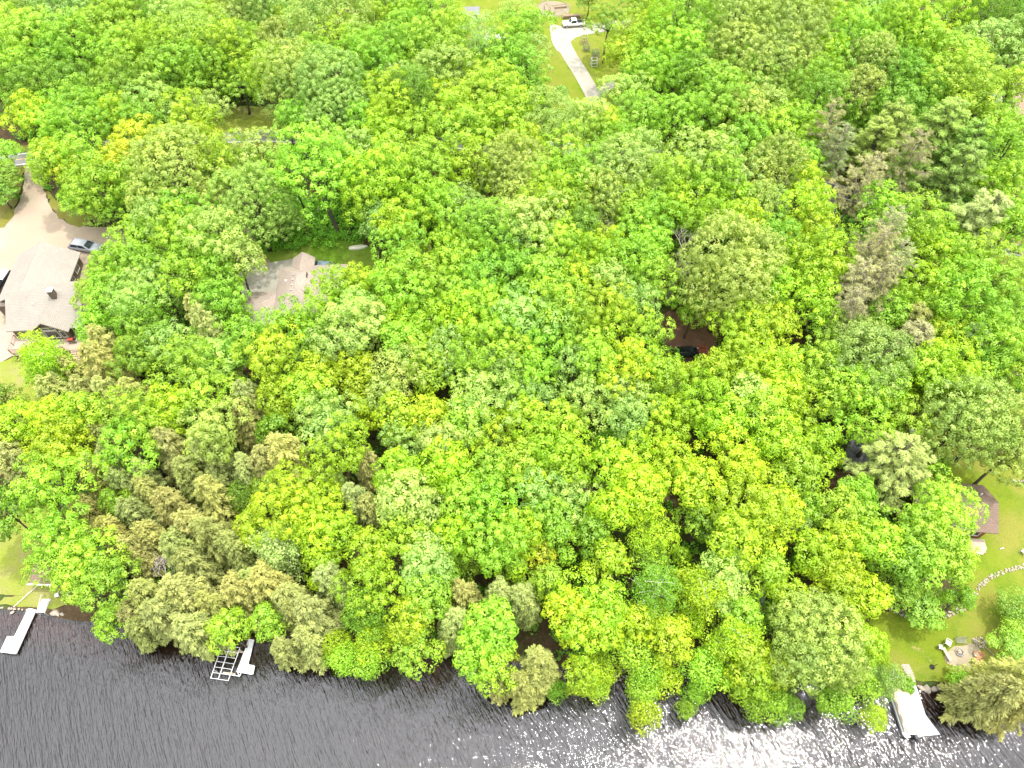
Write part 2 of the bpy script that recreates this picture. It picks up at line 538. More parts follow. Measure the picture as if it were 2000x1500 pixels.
def add_water():
    m, nt, b, out = new_mat('lake_water')
    nt.nodes.remove(b)
    gl = N(nt, 'ShaderNodeBsdfGlossy')
    gl.inputs['Roughness'].default_value = 0.06
    gl.inputs['Color'].default_value = (0.97, 0.98, 1.0, 1)
    tr = N(nt, 'ShaderNodeBsdfTransparent')
    tr.inputs['Color'].default_value = (0.5, 0.27, 0.13, 1)
    deep = N(nt, 'ShaderNodeBsdfDiffuse')
    deep.inputs['Color'].default_value = (0.012, 0.010, 0.009, 1)
    body = N(nt, 'ShaderNodeMixShader', Fac=0.45)
    nt.links.new(tr.outputs[0], body.inputs[1])
    nt.links.new(deep.outputs[0], body.inputs[2])
    fr = N(nt, 'ShaderNodeFresnel', IOR=WATER_IOR)
    # ripples: short crests, long along one direction, and a slower swell under them
    ang = R(-62)
    def wave(scale, sx, sy, dist, strength, prev=None, detail=2):
        bp = N(nt, 'ShaderNodeBump', Strength=strength, Distance=dist)
        nt.links.new(noise_fac(nt, scale, detail, 0.5, stretch=(sx, sy, 1), rot=(0, 0, -ang)), bp.inputs['Height'])
        if prev:
            nt.links.new(prev.outputs[0], bp.inputs['Normal'])
        return bp
    b1 = wave(0.22, 0.5, 1.8, 0.45, 0.35)
    b2 = wave(0.9, 0.30, 2.6, 0.16, 0.8, b1)
    b3 = wave(2.2, 0.4, 2.2, 0.11, 0.95, b2)
    for nd in (gl, fr):
        nt.links.new(b3.outputs[0], nd.inputs['Normal'])
    mx = N(nt, 'ShaderNodeMixShader')
    nt.links.new(fr.outputs[0], mx.inputs[0])
    nt.links.new(body.outputs[0], mx.inputs[1])
    nt.links.new(gl.outputs[0], mx.inputs[2])
    nt.links.new(mx.outputs[0], out.inputs['Surface'])
    mb = MB()
    xs = [-1500, -300, -160] + list(np.arange(-150, 151, 3.0)) + [160, 300, 1500]
    for a, c in zip(xs, xs[1:]):
        mb.poly([(a, -1500, 0), (c, -1500, 0), (c, shore(c) + 0.6, 0), (a, shore(a) + 0.6, 0)])
    o = mb.build('lake_water', m)
    tag(o, kind='structure')
WATER_IOR = 1.7
add_water()

CLEAR = []          # world outlines where no undergrowth grows

def inside(poly, x, y):
    r = False
    j = len(poly) - 1
    for i in range(len(poly)):
        (xi, yi), (xj, yj) = poly[i], poly[j]
        if (yi > y) != (yj > y) and x < (xj - xi) * (y - yi) / (yj - yi) + xi:
            r = not r
        j = i
    return r

def patch_world(name, pts, mat, off, kind='structure', step=1.6, rough_edge=0.0, rounds=2, clear=True, ragged_scale=0.6):
    p = [Vector((a[0], a[1])) for a in pts]
    for _ in range(rounds):                                   # rounded corners
        q = []
        for i in range(len(p)):
            a, b = p[i], p[(i + 1) % len(p)]
            q += [a * 0.75 + b * 0.25, a * 0.25 + b * 0.75]
        p = q
    if rough_edge:                                            # uneven natural edge
        q = []
        for i in range(len(p)):
            a, b = p[i], p[(i + 1) % len(p)]
            n = max(1, int((b - a).length / 0.7))
            for k in range(n):
                w = a.lerp(b, k / n)
                d = Vector((noise.noise(Vector((w.x * ragged_scale, w.y * ragged_scale, 3))), noise.noise(Vector((w.x * ragged_scale, w.y * ragged_scale, 9)))))
                q.append(w + d * rough_edge)
        p = q
    if clear:
        CLEAR.append([(a.x, a.y) for a in p])
    xs = [a.x for a in p]
    ys = [a.y for a in p]
    poly = [(a.x, a.y) for a in p]
    pts2 = list(p)
    n = len(p)
    x = min(xs) + step / 2
    while x < max(xs):
        y = min(ys) + step / 2
        while y < max(ys):
            if inside(poly, x, y):
                pts2.append(Vector((x + 0.01 * math.sin(y * 7), y + 0.01 * math.sin(x * 5))))
            y += step
        x += step
    vs, es, fs, _, _, _ = delaunay_2d_cdt(pts2, [(i, (i + 1) % n) for i in range(n)], [list(range(n))], 1, 1e-4)
    me = bpy.data.meshes.new(name)
    me.from_pydata([(a.x, a.y, height(a.x, a.y) + off) for a in vs], [], [list(f) for f in fs])
    me.polygons.foreach_set('use_smooth', [True] * len(me.polygons))
    me.materials.append(mat)
    o = bpy.data.objects.new(name, me)
    COL.objects.link(o)
    return tag(o, kind=kind)

def patch(name, px, mat, off, **kw):
    return patch_world(name, [ground(*q) for q in px], mat, off, **kw)

def ribbon(name, centre, halfw, mat, off, side=0.0, clear=False, dash=None):
    """A strip that follows a line over the ground, side metres to its left."""
    c = [Vector(q[:2]) for q in centre]
    fine = []
    for i in range(len(c) - 1):
        p0, p1, p2, p3 = c[max(i - 1, 0)], c[i], c[i + 1], c[min(i + 2, len(c) - 1)]
        n = max(2, int((p2 - p1).length / 1.5))
        for k in range(n):
            t = k / n
            fine.append(0.5 * ((2 * p1) + (p2 - p0) * t + (2 * p0 - 5 * p1 + 4 * p2 - p3) * t * t + (3 * p1 - p0 - 3 * p2 + p3) * t ** 3))
    fine.append(c[-1])
    mb = MB()
    L, Rr = [], []
    for i, p in enumerate(fine):
        d = (fine[min(i + 1, len(fine) - 1)] - fine[max(i - 1, 0)]).normalized()
        nrm = Vector((-d.y, d.x))
        L.append(p + nrm * (side + halfw))
        Rr.append(p + nrm * (side - halfw))
    for i in range(len(fine) - 1):
        if dash and (i % dash[1]) >= dash[0]:
            continue
        q = [Rr[i], Rr[i + 1], (Rr[i + 1] + L[i + 1]) / 2, (Rr[i] + L[i]) / 2]
        mb.poly([(a.x, a.y, height(a.x, a.y) + off) for a in q])
        q = [(Rr[i] + L[i]) / 2, (Rr[i + 1] + L[i + 1]) / 2, L[i + 1], L[i]]
        mb.poly([(a.x, a.y, height(a.x, a.y) + off) for a in q])
    if clear:
        CLEAR.append([(a.x, a.y) for a in L] + [(a.x, a.y) for a in Rr[::-1]])
    return tag(mb.build(name, mat), kind='structure')

# ------------------------------------------------------------------ clearings, road, drives
rng = random.Random(5)
# the country road behind the lots, with its grass verges
ROAD = [ground(*p) for p in ((-260, 345), (-60, 322), (50, 310), (250, 282), (500, 266), (670, 274), (1000, 284), (1290, 306), (1440, 325), (1690, 388), (1850, 442), (2060, 520), (2300, 620))]
ribbon('road_verge', ROAD, 4.6, M['verge'], 0.02, clear=True)
ribbon('road', ROAD, 2.15, M['asphalt'], 0.05)
ribbon('road_edge_line', ROAD, 0.11, M['line'], 0.056, side=1.75)
ribbon('road_edge_line', ROAD, 0.11, M['line'], 0.056, side=-1.75)
ribbon('road_centre_line', ROAD, 0.08, M['line_y'], 0.056, side=0.0)
patch('lawn', [(395, 222), (430, 208), (560, 208), (575, 225), (575, 252), (490, 256), (420, 262), (395, 250)], M['lawn_pale'], 0.06, rough_edge=0.5)
# far yard with the concrete drive
patch('lawn', [(880, -25), (1260, -25), (1260, 70), (1225, 120), (1205, 195), (1190, 262), (1110, 262), (1070, 205), (1035, 110), (960, 110), (880, 90)], M['lawn'], 0.04, rough_edge=0.6)
DRIVE = [ground(*p) for p in ((1188, 292), (1176, 232), (1160, 190), (1136, 146), (1112, 108), (1096, 76))]
ribbon('driveway', DRIVE, 1.75, M['concrete'], 0.085)
patch('driveway', [(1071, 44), (1100, 55), (1240, 36), (1250, 50), (1180, 62), (1128, 71), (1112, 84), (1108, 100), (1090, 104), (1078, 84)], M['concrete'], 0.08, rough_edge=0.25, rounds=1)
patch('driveway', [(1166, 176), (1180, 164), (1200, 155), (1204, 168), (1186, 180), (1180, 200), (1168, 205)], M['concrete'], 0.075, rough_edge=0.3)
patch('garden_bed', [(1052, 6), (1080, 1), (1108, 8), (1114, 20), (1104, 29), (1080, 33), (1060, 29), (1048, 18)], M['bed'], 0.08, rounds=2)
# gravel yard of the grey house
patch('gravel_yard', [(48, 318), (78, 318), (84, 370), (100, 410), (124, 434), (180, 446), (240, 440), (262, 470), (240, 500), (205, 505), (188, 520), (190, 570), (170, 690), (120, 700), (40, 692), (0, 706), (-90, 720), (-120, 560), (-60, 470), (0, 455), (22, 425), (46, 380)], M['gravel'], 0.05, rough_edge=0.5)
patch('gravel_apron', [(-60, 640), (14, 632), (30, 660), (44, 690), (0, 706), (-90, 722)], M['gravel_pink'], 0.075, rough_edge=0.6, rounds=2)
patch('gravel_apron', [(-40, 440), (14, 420), (28, 425), (18, 470), (-6, 505), (-60, 520)], M['gravel_pink'], 0.07, rough_edge=0.6)
patch('verge', [(86, 360), (110, 395), (135, 405), (255, 408), (262, 430), (196, 437), (150, 446), (118, 428), (98, 404)], M['verge'], 0.08, rough_edge=0.9, ragged_scale=0.9)
patch('verge', [(-60, 330), (40, 326), (46, 345), (34, 400), (22, 430), (6, 446), (-60, 450)], M['verge'], 0.08, rough_edge=0.8)
patch('lawn', [(-120, 712), (0, 708), (40, 694), (150, 688), (185, 720), (160, 790), (90, 830), (-20, 835), (-140, 830)], M['lawn_pale'], 0.09, rough_edge=0.4)
patch('lawn', [(-140, 1010), (0, 1020), (60, 985), (110, 985), (125, 1070), (150, 1150), (130, 1190), (60, 1186), (0, 1181), (-140, 1178)], M['lawn_pale'], 0.05, rough_edge=0.3)
# yard of the tan house
patch('lawn', [(498, 498), (520, 470), (600, 465), (700, 468), (760, 505), (775, 545), (745, 590), (720, 640), (690, 640), (680, 560), (560, 540)], M['lawn_deep'], 0.05, rough_edge=0.6)
patch('driveway', [(520, 528), (498, 532), (462, 552), (462, 460), (480, 440), (505, 470), (512, 495), (538, 520)], M['soil_pale'], 0.07, rough_edge=0.3)
patch_world('driveway', [at(*q, 5.0) for q in ((491, 528), (580, 513), (590, 560), (552, 600), (470, 590), (466, 545))], M['concrete'], 0.12, rounds=0)
# lakeside yard of the brown cabin
patch('lawn', [(1690, 1205), (1740, 1192), (1820, 1214), (1885, 1190), (1880, 1130), (1860, 1060), (1830, 940), (1800, 905), (1760, 870), (1760, 830), (1830, 820), (1900, 880), (2000, 905), (2150, 930), (2150, 1335), (2000, 1344), (1905, 1338), (1850, 1336), (1770, 1330), (1735, 1322), (1690, 1275)], M['lawn'], 0.05, rough_edge=0.5)
patch('patio', [(1842, 1278), (1858, 1264), (1888, 1256), (1912, 1264), (1922, 1284), (1910, 1300), (1882, 1308), (1860, 1302), (1846, 1292)], M['patio'], 0.085, rough_edge=0.35)
patch('driveway', [(1640, 922), (1650, 880), (1668, 842), (1700, 838), (1722, 860), (1732, 912), (1700, 918)], M['asphalt_dark'], 0.1, rounds=1)
patch('bare_soil', [(1605, 965), (1612, 930), (1650, 918), (1760, 918), (1740, 960), (1690, 975), (1640, 975)], M['soil'], 0.08, rough_edge=0.5)
patch('bare_soil', [(1280, 640), (1300, 605), (1345, 615), (1400, 610), (1405, 650), (1395, 700), (1340, 705), (1310, 690), (1285, 665)], M['soil'], 0.05, rough_edge=0.5)
patch('bare_soil', [(1500, 660), (1560, 650), (1570, 690), (1520, 705)], M['soil'], 0.05, rough_edge=0.4)
patch('driveway', [(1615, 385), (1632, 380), (1634, 400), (1626, 470), (1618, 520), (1606, 515), (1608, 440)], M['asphalt'], 0.07, rough_edge=0.2)
patch('bare_soil', [(1968, 150), (2040, 130), (2060, 260), (1990, 250), (1978, 200)], M['soil_pale'], 0.06, rough_edge=0.5)
patch('bare_soil', [(1200, 60), (1255, 28), (1262, 44), (1230, 66)], M['soil'], 0.09, rough_edge=0.4)

# ------------------------------------------------------------------ roofs and houses
def slope(mb, pts, th=0.16):
    """One roof plane with thickness; the first two points are its eave, so the courses run along them."""
    p = [Vector(q) for q in pts]
    ux = (p[1] - p[0]).normalized()
    n = ux.cross(p[2] - p[0]).normalized()
    if n.z < 0:
        n = -n
    vy = n.cross(ux)
    if (p[2] - p[0]).dot(vy) < 0:
        vy = -vy
    uv = [((q - p[0]).dot(ux), (q - p[0]).dot(vy)) for q in p]
    mb.poly(p, uv)
    lo = [q - Vector((0, 0, th)) for q in p]
    mb.poly(lo[::-1], [(0, 0)] * len(lo))
    for i in range(len(p)):
        j = (i + 1) % len(p)
        mb.poly([p[i], lo[i], lo[j], p[j]], [(0, 0.1)] * 4)

def gable_roof(mb, x0, x1, y0, y1, ze, zr, axis='x', over=0.45, th=0.16):
    """Gable roof over a rectangle, ridge along axis."""
    if axis == 'x':
        a, b = x0 - over, x1 + over
        ym = (y0 + y1) / 2
        k = (zr - ze) / (ym - y0)
        e = ze - k * over
        slope(mb, [(a, y0 - over, e), (b, y0 - over, e), (b, ym, zr), (a, ym, zr)], th)
        slope(mb, [(b, y1 + over, e), (a, y1 + over, e), (a, ym, zr), (b, ym, zr)], th)
    else:
        a, b = y0 - over, y1 + over
        xm = (x0 + x1) / 2
        k = (zr - ze) / (xm - x0)
        e = ze - k * over
        slope(mb, [(x0 - over, b, e), (x0 - over, a, e), (xm, a, zr), (xm, b, zr)], th)
        slope(mb, [(x1 + over, a, e), (x1 + over, b, e), (xm, b, zr), (xm, a, zr)], th)

def hip_roof(mb, x0, x1, y0, y1, ze, zr, ridge='y', over=0.4, th=0.15, inset=None):
    x0, x1, y0, y1 = x0 - over, x1 + over, y0 - over, y1 + over
    xm, ym = (x0 + x1) / 2, (y0 + y1) / 2
    if ridge == 'y':
        d = inset if inset is not None else (x1 - x0) / 2
        a, b = (xm, y0 + d, zr), (xm, y1 - d, zr)
        slope(mb, [(x0, y1, ze), (x0, y0, ze), a, b], th)
        slope(mb, [(x1, y0, ze), (x1, y1, ze), b, a], th)
        slope(mb, [(x0, y0, ze), (x1, y0, ze), a], th)
        slope(mb, [(x1, y1, ze), (x0, y1, ze), b], th)
    else:
        d = inset if inset is not None else (y1 - y0) / 2
        a, b = (x0 + d, ym, zr), (x1 - d, ym, zr)
        slope(mb, [(x0, y0, ze), (x1, y0, ze), b, a], th)
        slope(mb, [(x1, y1, ze), (x0, y1, ze), a, b], th)
        slope(mb, [(x0, y1, ze), (x0, y0, ze), a], th)
        slope(mb, [(x1, y0, ze), (x1, y1, ze), b], th)

def window(parent, c, w, h, face='front', panes=2, name='window', frame=0.11):
    """A trimmed window on a wall: frame with its panes as a sub-part; c is its middle on the wall's face."""
    fr, gl = MB(), MB()
    def bx(mb, dx, dz, sx, sz, out, t):
        if face == 'front':
            mb.box((c[0] + dx, c[1] - out, c[2] + dz), (sx, t, sz))
        elif face == 'back':
            mb.box((c[0] + dx, c[1] + out, c[2] + dz), (sx, t, sz))
        elif face == 'right':
            mb.box((c[0] + out, c[1] + dx, c[2] + dz), (t, sx, sz))
        else:
            mb.box((c[0] - out, c[1] + dx, c[2] + dz), (t, sx, sz))
    bx(fr, 0, h / 2, w + frame, frame, 0.05, 0.1)
    bx(fr, 0, -h / 2, w + frame, frame, 0.06, 0.12)
    bx(fr, -w / 2, 0, frame, h - frame, 0.05, 0.1)
    bx(fr, w / 2, 0, frame, h - frame, 0.05, 0.1)
    for i in range(1, panes):
        bx(fr, -w / 2 + w * i / panes, 0, frame * 0.7, h - frame, 0.05, 0.08)
    bx(gl, 0, 0, w - frame, h - frame, 0.015, 0.03)
    f = fr.build(name, M['trim'], parent)
    gl.build('pane', M['glass'], f)
    return f

def rot2(x, y, a):
    return x * math.cos(a) - y * math.sin(a), x * math.sin(a) + y * math.cos(a)

def grey_house():
    A = R(4.0)
    ox, oy = -83.0, 73.9                     # lake-side left corner of the eave
    t = thing('house', 'large house with beige-grey gabled roof, brown siding and a lakeside deck', 'house', (ox, oy, 0), A)
    gf, ze = 5.75, 8.5                       # floor and eave heights
    W, D = 11.4, 9.6
    wall = MB()
    wall.box((W / 2, D / 2, (2.2 + ze) / 2), (W, D, ze - 2.2))
    # gable triangles of the main block
    for x in (0.0, W):
        wall.poly([(x, 0, ze), (x, D, ze), (x, D / 2, ze + 2.85)])
    wx0, wx1, wy1 = -3.6, 6.4, 16.6
    wall.box(((wx0 + wx1) / 2, (D * 0.5 + wy1) / 2, (3.5 + ze) / 2 - 0.002), (wx1 - wx0, wy1 - D * 0.5, ze - 3.5))
    wall.poly([(wx0, wy1, ze), (wx1, wy1, ze), ((wx0 + wx1) / 2, wy1, ze + 2.6)])
    # the big front gable
    gx0, gx1 = 3.9, 9.2
    wall.box(((gx0 + gx1) / 2, -0.15, (gf + ze) / 2), (gx1 - gx0, 1.1, ze - gf))
    wall.poly([(gx0, -0.70, ze), (gx1, -0.70, ze), ((gx0 + gx1) / 2, -0.70, ze + 1.95)])
    wall.build('wall', M['siding'], t)
    roof = MB()
    gable_roof(roof, 0, W, 0, D, ze, ze + 3.0, 'x', 0.5)
    roof_o = None
    # garage wing: ridge away from the lake, joined to the main roof
    xm = (wx0 + wx1) / 2
    for sgn, xe in ((-1, wx0 - 0.5), (1, wx1 + 0.5)):
        e = ze - 0.25
        pts = [(xe, wy1 + 0.5, e), (xe, D * 0.62, e), (xm, D * 0.5, ze + 2.75), (xm, wy1 + 0.5, ze + 2.75)]
        slope(roof, pts)
    # lower step of the roof over the right end of the house
    slope(roof, [(W + 1.6, D + 0.9, ze - 0.75), (wx1 + 0.6, D + 0.9, ze - 0.75), (wx1 - 1.2, D * 0.52, ze + 2.55), (W + 1.6, D * 0.52, ze + 2.55)])
    slope(roof, [(W - 1.9, 2.0, ze + 1.0), (W + 1.6, 2.0, ze + 1.0), (W + 1.6, D * 0.52, ze + 2.55), (W - 1.9, D * 0.52, ze + 2.55)])
    gm = (gx0 + gx1) / 2
    slope(roof, [(gx0 - 0.55, 3.8, ze - 0.35), (gx0 - 0.55, -1.25, ze - 0.35), (gm, -1.25, ze + 2.1), (gm, 3.8, ze + 2.1)])
    slope(roof, [(gx1 + 0.55, -1.25, ze - 0.35), (gx1 + 0.55, 3.8, ze - 0.35), (gm, 3.8, ze + 2.1), (gm, -1.25, ze + 2.1)])
    roof_o = roof.build('roof', M['roof_grey'], t)
    ch = MB()
    ch.box((7.5, D / 2 - 0.7, ze + 3.0), (0.85, 0.85, 2.2))
    cho = ch.build('chimney', M['siding'], t)
    cap = MB()
    cap.box((7.5, D / 2 - 0.7, ze + 4.16), (1.0, 1.0, 0.12))
    cap.tube([(7.5, D / 2 - 0.7, ze + 4.2), (7.5, D / 2 - 0.7, ze + 4.45)], 0.16, 8)
    cap.build('chimney_cap', M['white_metal'], cho)
    v = MB()
    v.tube([(4.2, 3.0, ze + 1.7), (4.2, 3.0, ze + 2.45)], 0.09, 8)
    v.build('roof_vent', M['white_metal'], t)
    # rakes in dark wood
    rk = MB()
    rk.tube([(W + 1.66, 2.0, ze + 0.95), (W + 1.66, D * 0.52, ze + 2.5)], 0.12, 4)
    rk.build('rake_board', M['siding'], t)
    rk = MB()
    rk.tube([(gx0 - 0.5, -1.3, ze - 0.4), (gm, -1.3, ze + 2.02), (gx1 + 0.5, -1.3, ze - 0.4)], 0.09, 4)
    rk.build('rake_board', M['siding'], t)
    gy = -0.70
    window(t, (gm, gy, gf + 1.35), 2.1, 1.7, panes=1)
    window(t, (gm - 1.75, gy, gf + 1.3), 0.75, 1.6, panes=1)
    window(t, (gm + 1.75, gy, gf + 1.3), 0.75, 1.6, panes=1)
    window(t, (gm, gy, gf + 2.75), 2.1, 0.55, panes=2)
    window(t, (2.2, 0, gf + 1.25), 2.0, 1.9, panes=2)
    window(t, (10.4, 0, gf + 1.3), 1.3, 2.0, panes=2)
    for x in (5.4, 7.2, 9.6):
        window(t, (x, 0, gf - 1.35), 1.2, 1.0, panes=2)
    for y in (11.5, 14.2):
        window(t, (wx1, y, gf + 1.4), 1.5, 1.2, face='right', panes=2)
    window(t, (W, 3.2, gf + 1.3), 1.3, 1.3, face='right', panes=2)
    # deck
    d = MB()
    dz = gf - 0.05
    for k in range(17):
        d.box((W / 2 + 0.2, -3.05 + k * 0.18, dz), (W + 0.9, 0.165, 0.06))
    d.box((W / 2 + 0.2, -3.15, dz - 0.16), (W + 0.9, 0.06, 0.3))
    dk = d.build('deck', M['deck'], t)
    rl = MB()
    xs = [(-0.2 + i * (8.7 / 5)) for i in range(6)]
    for x in xs:
        rl.box((x, -3.12, dz + 0.5), (0.1, 0.1, 1.0))
    rl.box((4.15, -3.12, dz + 1.0), (8.8, 0.12, 0.07))
    rl.box((4.15, -3.12, dz + 0.22), (8.8, 0.05, 0.06))
    for i in range(58):
        rl.box((-0.15 + i * 0.15, -3.12, dz + 0.6), (0.03, 0.03, 0.75))
    for y in (-3.12, -1.6, -0.1):
        rl.box((-0.24, y, dz + 0.5), (0.1, 0.1, 1.0))
    rl.box((-0.24, -1.6, dz + 1.03), (0.12, 3.1, 0.07))
    rl.build('railing', M['wood'], dk)
    for x in (-0.1, 2.8, 5.7, 8.6, 11.6):
        ps = MB()
        ps.box((x, -3.05, dz - 1.75), (0.16, 0.16, 3.2))
        ps.build('post', M['wood'], dk)
    st = MB()
    for k in range(11):
        st.box((10.0, -3.2 - 0.29 * k, dz - 0.2 - 0.24 * k), (1.2, 0.3, 0.05))
    for x in (9.4, 10.6):
        st.tube([(x, -3.1, dz + 0.9), (x, -6.3, dz - 1.9)], 0.05, 5)
        st.tube([(x, -3.1, dz - 0.15), (x, -6.3, dz - 2.95)], 0.09, 4)
    st.build('stair', M['wood_pale'], t)
    sl = MB()
    sl.box((6.2, -3.0, height(ox + 6, oy - 3) - 0.02), (6.5, 3.2, 0.2))
    sl.build('patio_slab', M['slab'], t)
    # a red-lidded barbecue on the deck
    g = Vector((ox, oy, 0)) + Vector((*rot2(9.4, -1.6, A), dz + 0.03))
    q = thing('barbecue', 'small red and black barbecue on the deck of the grey-roofed house', 'barbecue', g, A)
    b = MB()
    for x in (-0.35, 0.35):
        for y in (-0.2, 0.2):
            b.box((x, y, 0.35), (0.05, 0.05, 0.7))
    b.box((0, 0, 0.72), (0.9, 0.55, 0.2))
    b.box((0.66, 0, 0.8), (0.35, 0.5, 0.04))
    b.build('stand', M['black'], q)
    l = MB()
    ring = [[(x, 0.30 * math.cos(a), 0.83 + 0.24 * math.sin(a)) for a in [math.pi * k / 6 for k in range(7)]] for x in (-0.45, 0.45)]
    l.loft(ring)
    l.build('lid', M['red_paint'], q)
grey_house()

def tan_house():
    """Hipped roofs of several heights, seen among the trees."""
    A = R(3.0)
    ox, oy = -39.6, 77.4
    t = thing('house', 'rambling house with tan hipped roofs half hidden among trees', 'house', (ox, oy, 0), A)
    w = MB()
    w.box((3.6, 4.2, 6.9), (7.0, 9.0, 5.2))
    w.box((-2.4, 0.6, 6.9), (5.6, 6.2, 4.6))
    w.box((3.4, 9.6, 6.9), (2.8, 3.4, 4.8))
    w.box((8.9, 6.2, 6.9), (5.0, 5.0, 4.8))
    w.build('wall', M['siding'], t)
    r = MB()
    hip_roof(r, -5.3, 0.3, -3.0, 3.6, 9.1, 10.6, 'x', 0.35, inset=2.6)
    r2 = MB()
    hip_roof(r2, 0.2, 7.2, -1.2, 8.6, 9.5, 11.9, 'y', 0.4)
    gable_roof(r2, 6.0, 11.2, 3.8, 9.4, 9.3, 11.0, 'x', 0.4)
    gable_roof(r2, 2.0, 5.2, 7.6, 11.2, 9.5, 10.7, 'y', 0.35)
    slope(r2, [(9.2, -0.6, 9.4), (9.2, 4.2, 9.4), (3.8, 4.2, 11.8), (3.8, 2.6, 11.8)])
    a = r.build('roof', M['roof_tan'], t)
    b = r2.build('roof', M['roof_tan'], t)
    for k in range(4):
        v = MB()
        v.box((3.1, 1.9 + k * 1.15, 11.55), (0.34, 0.3, 0.2))
        v.build('roof_vent', M['grey_metal'], b)
    for k in range(2):
        v = MB()
        v.tube([(5.2, 5.2 + 0.55 * k, 10.6), (5.2, 5.2 + 0.55 * k, 11.5)], 0.1, 8)
        v.build('pipe_vent', M['black'], b)
    v = MB()
    v.box((1.6, 5.0, 10.55), (0.34, 0.34, 0.2))
    v.build('skylight', M['white_metal'], b)
    window(t, (7.1, 1.0, 7.6), 1.5, 1.2, face='right')
    window(t, (3.4, 11.3, 7.6), 1.2, 1.4, face='back')
tan_house()

def cabin():
    A = R(-5.0)
    ox, oy = 57.5, 40.6
    t = thing('cabin', 'low cabin with brown shingled gable roof and red-brown walls in the lakeside yard', 'cabin', (ox, oy, 0), A)
    gz = height(64, 43)
    w = MB()
    w.box((5.4, 3.5, (gz - 0.5 + 5.4) / 2), (10.4, 6.4, 5.4 - gz + 0.5))
    for x in (0.2, 10.6):
        w.poly([(x, 0.3, 5.4), (x, 6.7, 5.4), (x, 3.5, 7.1)])
    w.build('wall', M['siding_red'], t)
    r = MB()
    gable_roof(r, 0.0, 10.9, 0.2, 6.8, 5.4, 7.2, 'x', 0.5)
    ro = r.build('roof', M['roof_brown'], t)
    v = MB()
    v.tube([(9.6, 4.9, 6.3), (9.6, 4.9, 6.95)], 0.1, 8)
    v.build('roof_vent', M['white_metal'], ro)
    v = MB()
    v.tube([(0.2, 3.5, 7.22), (5, 3.5, 7.22), (11.2, 3.5, 7.22)], 0.06, 4)
    v.build('ridge_cap', M['siding'], ro)
    d = MB()
    for k in range(14):
        d.box((9.2, -0.25 - 0.17 * k, gz + 0.55), (3.2 - max(0, k - 8) * 0.3, 0.155, 0.05))
    d.box((9.2, -1.2, gz + 0.3), (2.6, 2.0, 0.4))
    d.build('deck', M['deck'], t)
    window(t, (10.6, 2.2, gz + 1.6), 1.2, 1.0, face='right')
    window(t, (9.0, 0.3, gz + 1.7), 1.6, 1.9)
    window(t, (5.4, 0.3, gz + 1.7), 1.8, 1.2)
    window(t, (2.0, 0.3, gz + 1.7), 1.4, 1.2)
cabin()

def small_buildings():
    # boathouse at the lower lawn
    p = at(84, 1118, 2.9)
    t = thing('boathouse', 'small boathouse with flat brown roof and white eave beside the lower lawn', 'boathouse', (p.x, p.y, 0), R(-2))
    gz = height(p.x, p.y)
    w = MB()
    w.box((0.3, 0.1, (gz - 0.4 + 2.7) / 2), (2.9, 2.7, 2.7 - gz + 0.4))
    w.build('wall', M['siding'], t)
    r = MB()
    slope(r, [(-1.6, -1.6, 2.75), (2.1, -1.6, 2.75), (2.1, 1.8, 3.2), (-1.6, 1.8, 3.2)], 0.1)
    ro = r.build('roof', M['roof_brown'], t)
    g = MB()
    g.box((0.25, -1.68, 2.68), (3.8, 0.16, 0.16))
    g.build('gutter', M['white_metal'], ro)
    d = MB()
    d.box((0.3, -1.255, gz + 0.9), (1.0, 0.04, 1.7))
    d.build('door', M['white_paint'], t)
    # garden shed of the far yard
    p = at(921, 26, 8.0)
    t = thing('garden_shed', 'small grey garden shed with pale gable roof on the far lawn', 'shed', (p.x, p.y, 0), R(4))
    gz = height(p.x, p.y)
    w = MB()
    w.box((0, 0, gz + 1.1), (3.4, 2.6, 2.6))
    w.build('wall', M['grey_metal'], t)
    r = MB()
    gable_roof(r, -1.7, 1.7, -1.3, 1.3, gz + 2.4, gz + 3.4, 'x', 0.25, 0.1)
    r.build('roof', M['roof_shed'], t)
    d = MB()
    d.box((0.2, -1.33, gz + 1.0), (1.3, 0.06, 1.9))
    d.build('door', M['slab'], t)
    # white campers under the trees
    for (px, py, rz, lab) in ((1938, 182, 80, 'white camper trailer almost hidden by trees beside pale bare soil'), (972, 78, 15, 'white camper trailer glimpsed through pale trees of the far yard')):
        p = ground(px, py, 2.0)
        t = thing('camper_trailer', lab, 'camper', p, R(rz))
        b = MB()
        prof = [(-3.0, 0.6), (3.0, 0.6), (3.2, 1.5), (2.7, 2.75), (-2.8, 2.8), (-3.1, 2.2)]
        b.loft([[(x, y, z) for x, z in prof] for y in (-1.15, 1.15)])
        b.build('body', M['white_paint'], t, bevel=0.08)
        s = MB()
        s.box((0, -1.17, 1.25), (6.0, 0.03, 0.16))
        s.build('stripe', M['grey_metal'], t)
        for x in (-1.6, 1.5):
            wn_ = MB()
            wn_.box((x, -1.17, 1.9), (1.0, 0.05, 0.6))
            wn_.build('window', M['glass'], t)
        for y in (-1.0, 1.0):
            w = MB()
            w.tube([(-0.2, y - 0.12, 0.35), (-0.2, y + 0.12, 0.35)], 0.35, 12)
            w.build('wheel', M['rubber'], t)
        h = MB()
        h.tube([(3.0, 0, 0.65), (4.2, 0, 0.55)], 0.06, 6)
        h.build('drawbar', M['black'], t)
small_buildings()

